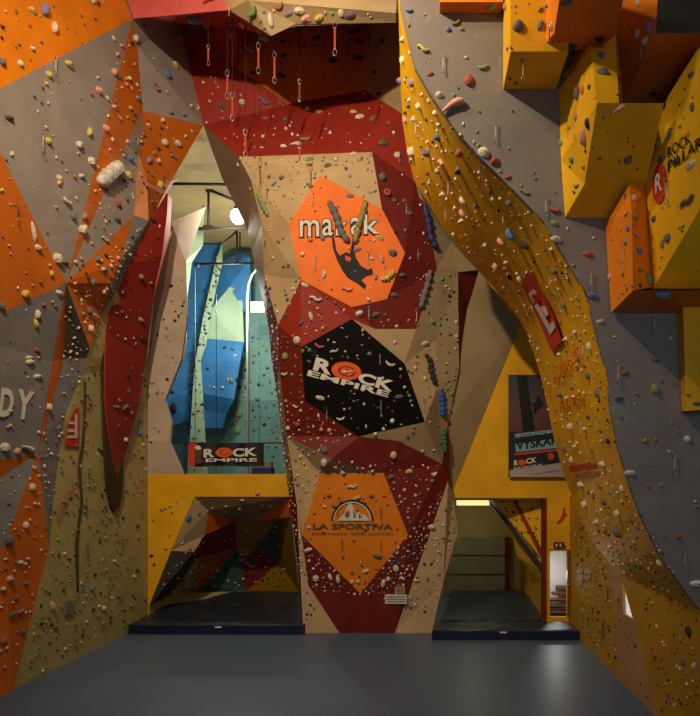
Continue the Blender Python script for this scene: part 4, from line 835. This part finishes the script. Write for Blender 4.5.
# long sausage-shaped features
def long_feature(label, pts, r, colr, lump=.25, cat='climbing feature'):
    out, rad = [], []
    q = resample([(x, y) for x, y in pts], 22)
    for i, (x, y) in enumerate(q):
        h = hit(x, y); Y = h[0].y; rr = r*Y/F; t = i/21
        out.append(h[0]+h[1]*rr*.5); rad.append(rr*(.45+.55*math.sin(min(1, max(0, t*6 if t < .5 else (1-t)*6))*math.pi/2))*(1+lump*math.sin(i*1.7)))
    o = tube('long_hold', out, rad, colr, None, 10); tag(o, label, cat, 'long sausage-shaped climbing holds'); return o
long_feature('long lumpy grey hold slanting across the orange hexagon logo', [(329,202),(336,215),(341,232),(349,243)], 3.6, hm('g'))
long_feature('long green and tan hold crossing the hexagon lettering, right of grey one', [(366,201),(363,214),(359,226),(355,244)], 3.1, mat('hold_moss', '#98884A', noise=.4, scale=10))
long_feature('long dark blue hold near the upper right tower edge', [(424,205),(428,222),(430,236),(435,250)], 3.3, mat('hold_navy', '#332E58'))
long_feature('long lumpy grey hold on the right tower edge below the navy one', [(430,270),(427,285),(423,298),(420,309)], 3.0, hm('g'), .35)
long_feature('wavy black hold on the right of tower beside the black panel', [(425,354),(430,362),(431,374),(435,385)], 2.6, hm('k'), .3)
long_feature('bright blue upright hold on the right tower column', [(441,389),(441,400),(441.5,410),(442,417)], 3.0, mat('hold_bright_blue', '#2C4E9A'))
long_feature('dark green upright hold below the bright blue one', [(442.5,429),(443.5,440),(444,453)], 2.6, mat('hold_dark_green', '#2F6238'))
long_feature('lumpy yellow hold at the right corner of the orange hexagon', [(381,280),(388,278),(395,271)], 2.9, hm('y'), .4)
long_feature('string of green lumps on the upper left tower edge', [(258,193),(263,205),(269,216)], 2.0, hm('n'), .45)
long_feature('big white and blue lumpy hold at the upper orange strip', [(97,182),(104,176),(110,171),(118,164)], 6.0, mat('hold_white_blue', '#CFC8C0', noise=.35, scale=5), .12)
# crack line and groove on the khaki wall
def groove(label, pts, r):
    q = resample(pts, 30); out = []
    for x, y in q: h = hit(x, y); out.append(h[0]+h[1]*.01)
    o = tube('wall_crack', out, r, mat('crack_dark', '#4A4224', rough=.9), None, 6); tag(o, label, 'crack'); return o
groove('thin dark wavy crack running down the khaki wall, left branch', [(84,378),(84,400),(83,425),(81,447),(78,463),(78,475),(81,500),(78,520),(75,545),(76,570),(77,592)], .022)
groove('thin dark wavy crack running down the khaki wall, right branch', [(84,378),(85,398),(84,425),(83,447),(80,463),(80.5,480),(82,505),(79.5,520),(77,545),(77.5,560),(77.5,590)], .02)

pl_ = [(63.5,601),(70.5,600),(70.5,614),(63.5,615)]
hv = [hit(x, y) for x, y in pl_]
vs_ = [h[0]+h[1]*.004 for h in hv]+[h[0]+h[1]*.06 for h in hv]
o = mesh_obj('wall_plate', vs_, [(0,1,2,3),(7,6,5,4),(0,4,5,1),(1,5,6,2),(2,6,7,3),(3,7,4,0)], mat('plate_grey', '#7E786E', noise=.3, scale=12)); tag(o, 'faded grey rectangular plate low on the khaki wall near the floor', 'wall plate')
# ================================================================ QUICKDRAWS
OV = tube_mesh('carabiner', [(.4*math.cos(a*math.pi/6), 0, .75*math.sin(a*math.pi/6)) for a in range(13)], [.09]*13, 5); OV.materials.append(METAL)
SLM = {}
for nm, m in (('r', SLINGR), ('w', SLINGW), ('k', SLINGK)):
    bm = bmesh.new(); bmesh.ops.create_cube(bm, size=1)
    for v in bm.verts: v.co = Vector((v.co.x*.45 if nm == 'r' else v.co.x*.3, v.co.y*.1, v.co.z*(1 if True else 1)))
    bmesh.ops.bevel(bm, geom=bm.edges[:], offset=.02, segments=1, affect='EDGES')
    SLM[nm] = bpy.data.meshes.new('sling'); bm.to_mesh(SLM[nm]); bm.free(); SLM[nm].materials.append(m)
QD = '''54,55,21,w 41,130,22,w 116,103,13,k 136,134,14,w 16,202,19,k 209,46,21,r 228,71,29,r 233,93,29,r 259,44,31,r 275,53,32,r 300,80,23,r 246,130,28,r 300,144,24,r 231,3,14,w
335,20,35,r 341,42,15,w 347,43,22,k 370,30,26,k 359,100,18,w 443,55,20,w 418,118,18,w 495,123,21,w 523,57,20,w 577,123,16,w 553,23,21,k 621,75,26,w 645,44,18,w 545,196,22,w 590,270,21,w 625,245,22,w 669,178,27,w
654,312,18,w 617,361,23,w 673,452,23,w 450,180,15,w 447,206,14,w 505,211,13,w 552,273,13,w 585,342,18,w 599,415,18,w 583,418,18,w 596,474,21,w 614,477,18,w 313,193,13,w 315,256,14,w 368,250,14,w 417,249,12,w 369,306,14,w
406,202,11,w 416,309,16,w 380,354,11,w 381,400,13,w 327,409,13,w 322,441,13,w 423,399,16,w 338,508,11,k 381,506,13,k 342,537,13,k 381,539,11,k 87,470,13,k 85,503,13,k 104,503,13,k 121,536,14,k 86,545,16,k 107,590,14,k
585,565,20,k 610,585,22,k 605,618,25,k 683,550,18,w 268,188,13,k 266,238,12,k 270,290,11,k'''
qp = []
for e in QD.split():
    x, y, L, c = e.split(','); x, y, L = float(x), float(y), float(L)
    h = hit(x, y)
    if h is None: continue
    loc, n, (ph, _) = h
    hang = 'niche' in ph and c == 'r' or ph == 'red slope above tan panel' and c == 'r'
    if hang: loc = P(x, y, 15.0 if y > 60 else 14.6); n = Vector((0, -1, 0))
    Y = loc.y; Lm = L*Y/F; w = min(.11, Lm*.16)
    top = loc+n*.05
    # hang plumb, kept clear of the wall behind
    root = empty('quickdraw', top)
    r1 = bpy.data.objects.new('carabiner', OV); C.objects.link(r1); r1.parent = root; r1.location = (0, 0, -w*.75); r1.scale = (w, w, w)
    s1 = bpy.data.objects.new('sling', SLM[c]); C.objects.link(s1); s1.parent = root; s1.location = (0, 0, -Lm/2); s1.scale = (w*.9, w*1.2, max(.02, Lm-2.6*w))
    r2 = bpy.data.objects.new('carabiner', OV); C.objects.link(r2); r2.parent = root; r2.location = (0, 0, -Lm+w*.75); r2.scale = (w, w, w)
    if hang:
        up = BV.ray_cast(top, Vector((0, 0, 1)))
        if up[0] is not None:
            cm = tube_mesh('cord', [(0, 0, 0), (0, 0, up[0].z-top.z)], [.008, .008], 5); cm.materials.append(SLINGK)
            co = bpy.data.objects.new('cord', cm); C.objects.link(co); co.parent = root
    qp.append([root, x, y, {'r': 'red', 'w': 'pale', 'k': 'dark'}[c], ph])
cls = {}
for p in qp: cls.setdefault((p[3], p[4]), []).append(p)
for key, L in cls.items():
    L.sort(key=lambda p: p[2]); n = len(L)
    for i, p in enumerate(L):
        base = f'quickdraw with {key[0]} sling hanging from the {key[1]}'
        if n == 2: base += ', '+('upper' if i == 0 else 'lower')+' of two'
        elif n > 2: base += ', '+('highest' if i == 0 else 'lowest' if i == n-1 else ORD[i]+' highest')+f' of {n}'
        tag(p[0], base, 'quickdraw', 'quickdraws on the walls')

# ================================================================ CAMERA AND LIGHT
cd = bpy.data.cameras.new('camera'); cam = bpy.data.objects.new('camera', cd); C.objects.link(cam)
cam.location = CAM; cam.rotation_euler = (math.pi/2, 0, 0)
cd.sensor_fit = 'VERTICAL'; cd.sensor_height = 36; cd.lens = 36*F/716; cd.shift_x = (350-CX)/716; cd.shift_y = (CY-358)/716
bpy.context.scene.camera = cam
def light(name, typ, loc, to, energy, col, size=1, spot=None, blend=.5):
    l = bpy.data.lights.new(name, typ); l.energy = energy; l.color = col
    if typ == 'AREA': l.shape = 'RECTANGLE'; l.size = size; l.size_y = size
    else: l.shadow_soft_size = size
    if spot: l.spot_size = math.radians(spot); l.spot_blend = blend
    o = bpy.data.objects.new(name, l); C.objects.link(o); o.location = loc
    o.rotation_euler = (Vector(to)-Vector(loc)).to_track_quat('-Z', 'Y').to_euler(); return o
WARM = (1, .81, .55)
light('warm_hall_light', 'SPOT', (-4.6, 4.6, 14.2), (-2.3, 15, 9.4), 4400, WARM, .15, 112, .9)
light('warm_hall_light', 'POINT', (-3.4, 6.6, 14.3), (0, 0, 0), 640, WARM, .2)  # added fill to brighten the upper left wall, no known fixture
light('lamp_light', 'POINT', lampc+Vector((0, -.1, -.32)), (0, 0, 0), 450, (1, .93, .74), .2)
light('far_hall_light', 'POINT', (-8, 25.0, 12), (0, 0, 0), 620, (.95, 1, .92), .4)
light('window_daylight', 'AREA', (2.5, 1.5, 6.0), (4, 12.5, 0), 80, (.72, .84, 1), 2.0)
light('stairwell_light', 'POINT', P(556, 575, 18.6), (0, 0, 0), 34, (1, .97, .92), .1)
light('recess_light', 'POINT', P(473, 514, 20.1), (0, 0, 0), 22, (1, .93, .66), .15)
wd = bpy.data.worlds.new('world'); bpy.context.scene.world = wd; wd.use_nodes = True
bg = wd.node_tree.nodes['Background']; bg.inputs[0].default_value = (.78, .80, .86, 1); bg.inputs[1].default_value = .075
sc = bpy.context.scene
sc.view_settings.view_transform = 'Standard'; sc.view_settings.look = 'None'; sc.view_settings.exposure = 0; sc.view_settings.gamma = 1; sc.view_settings.use_curve_mapping = False
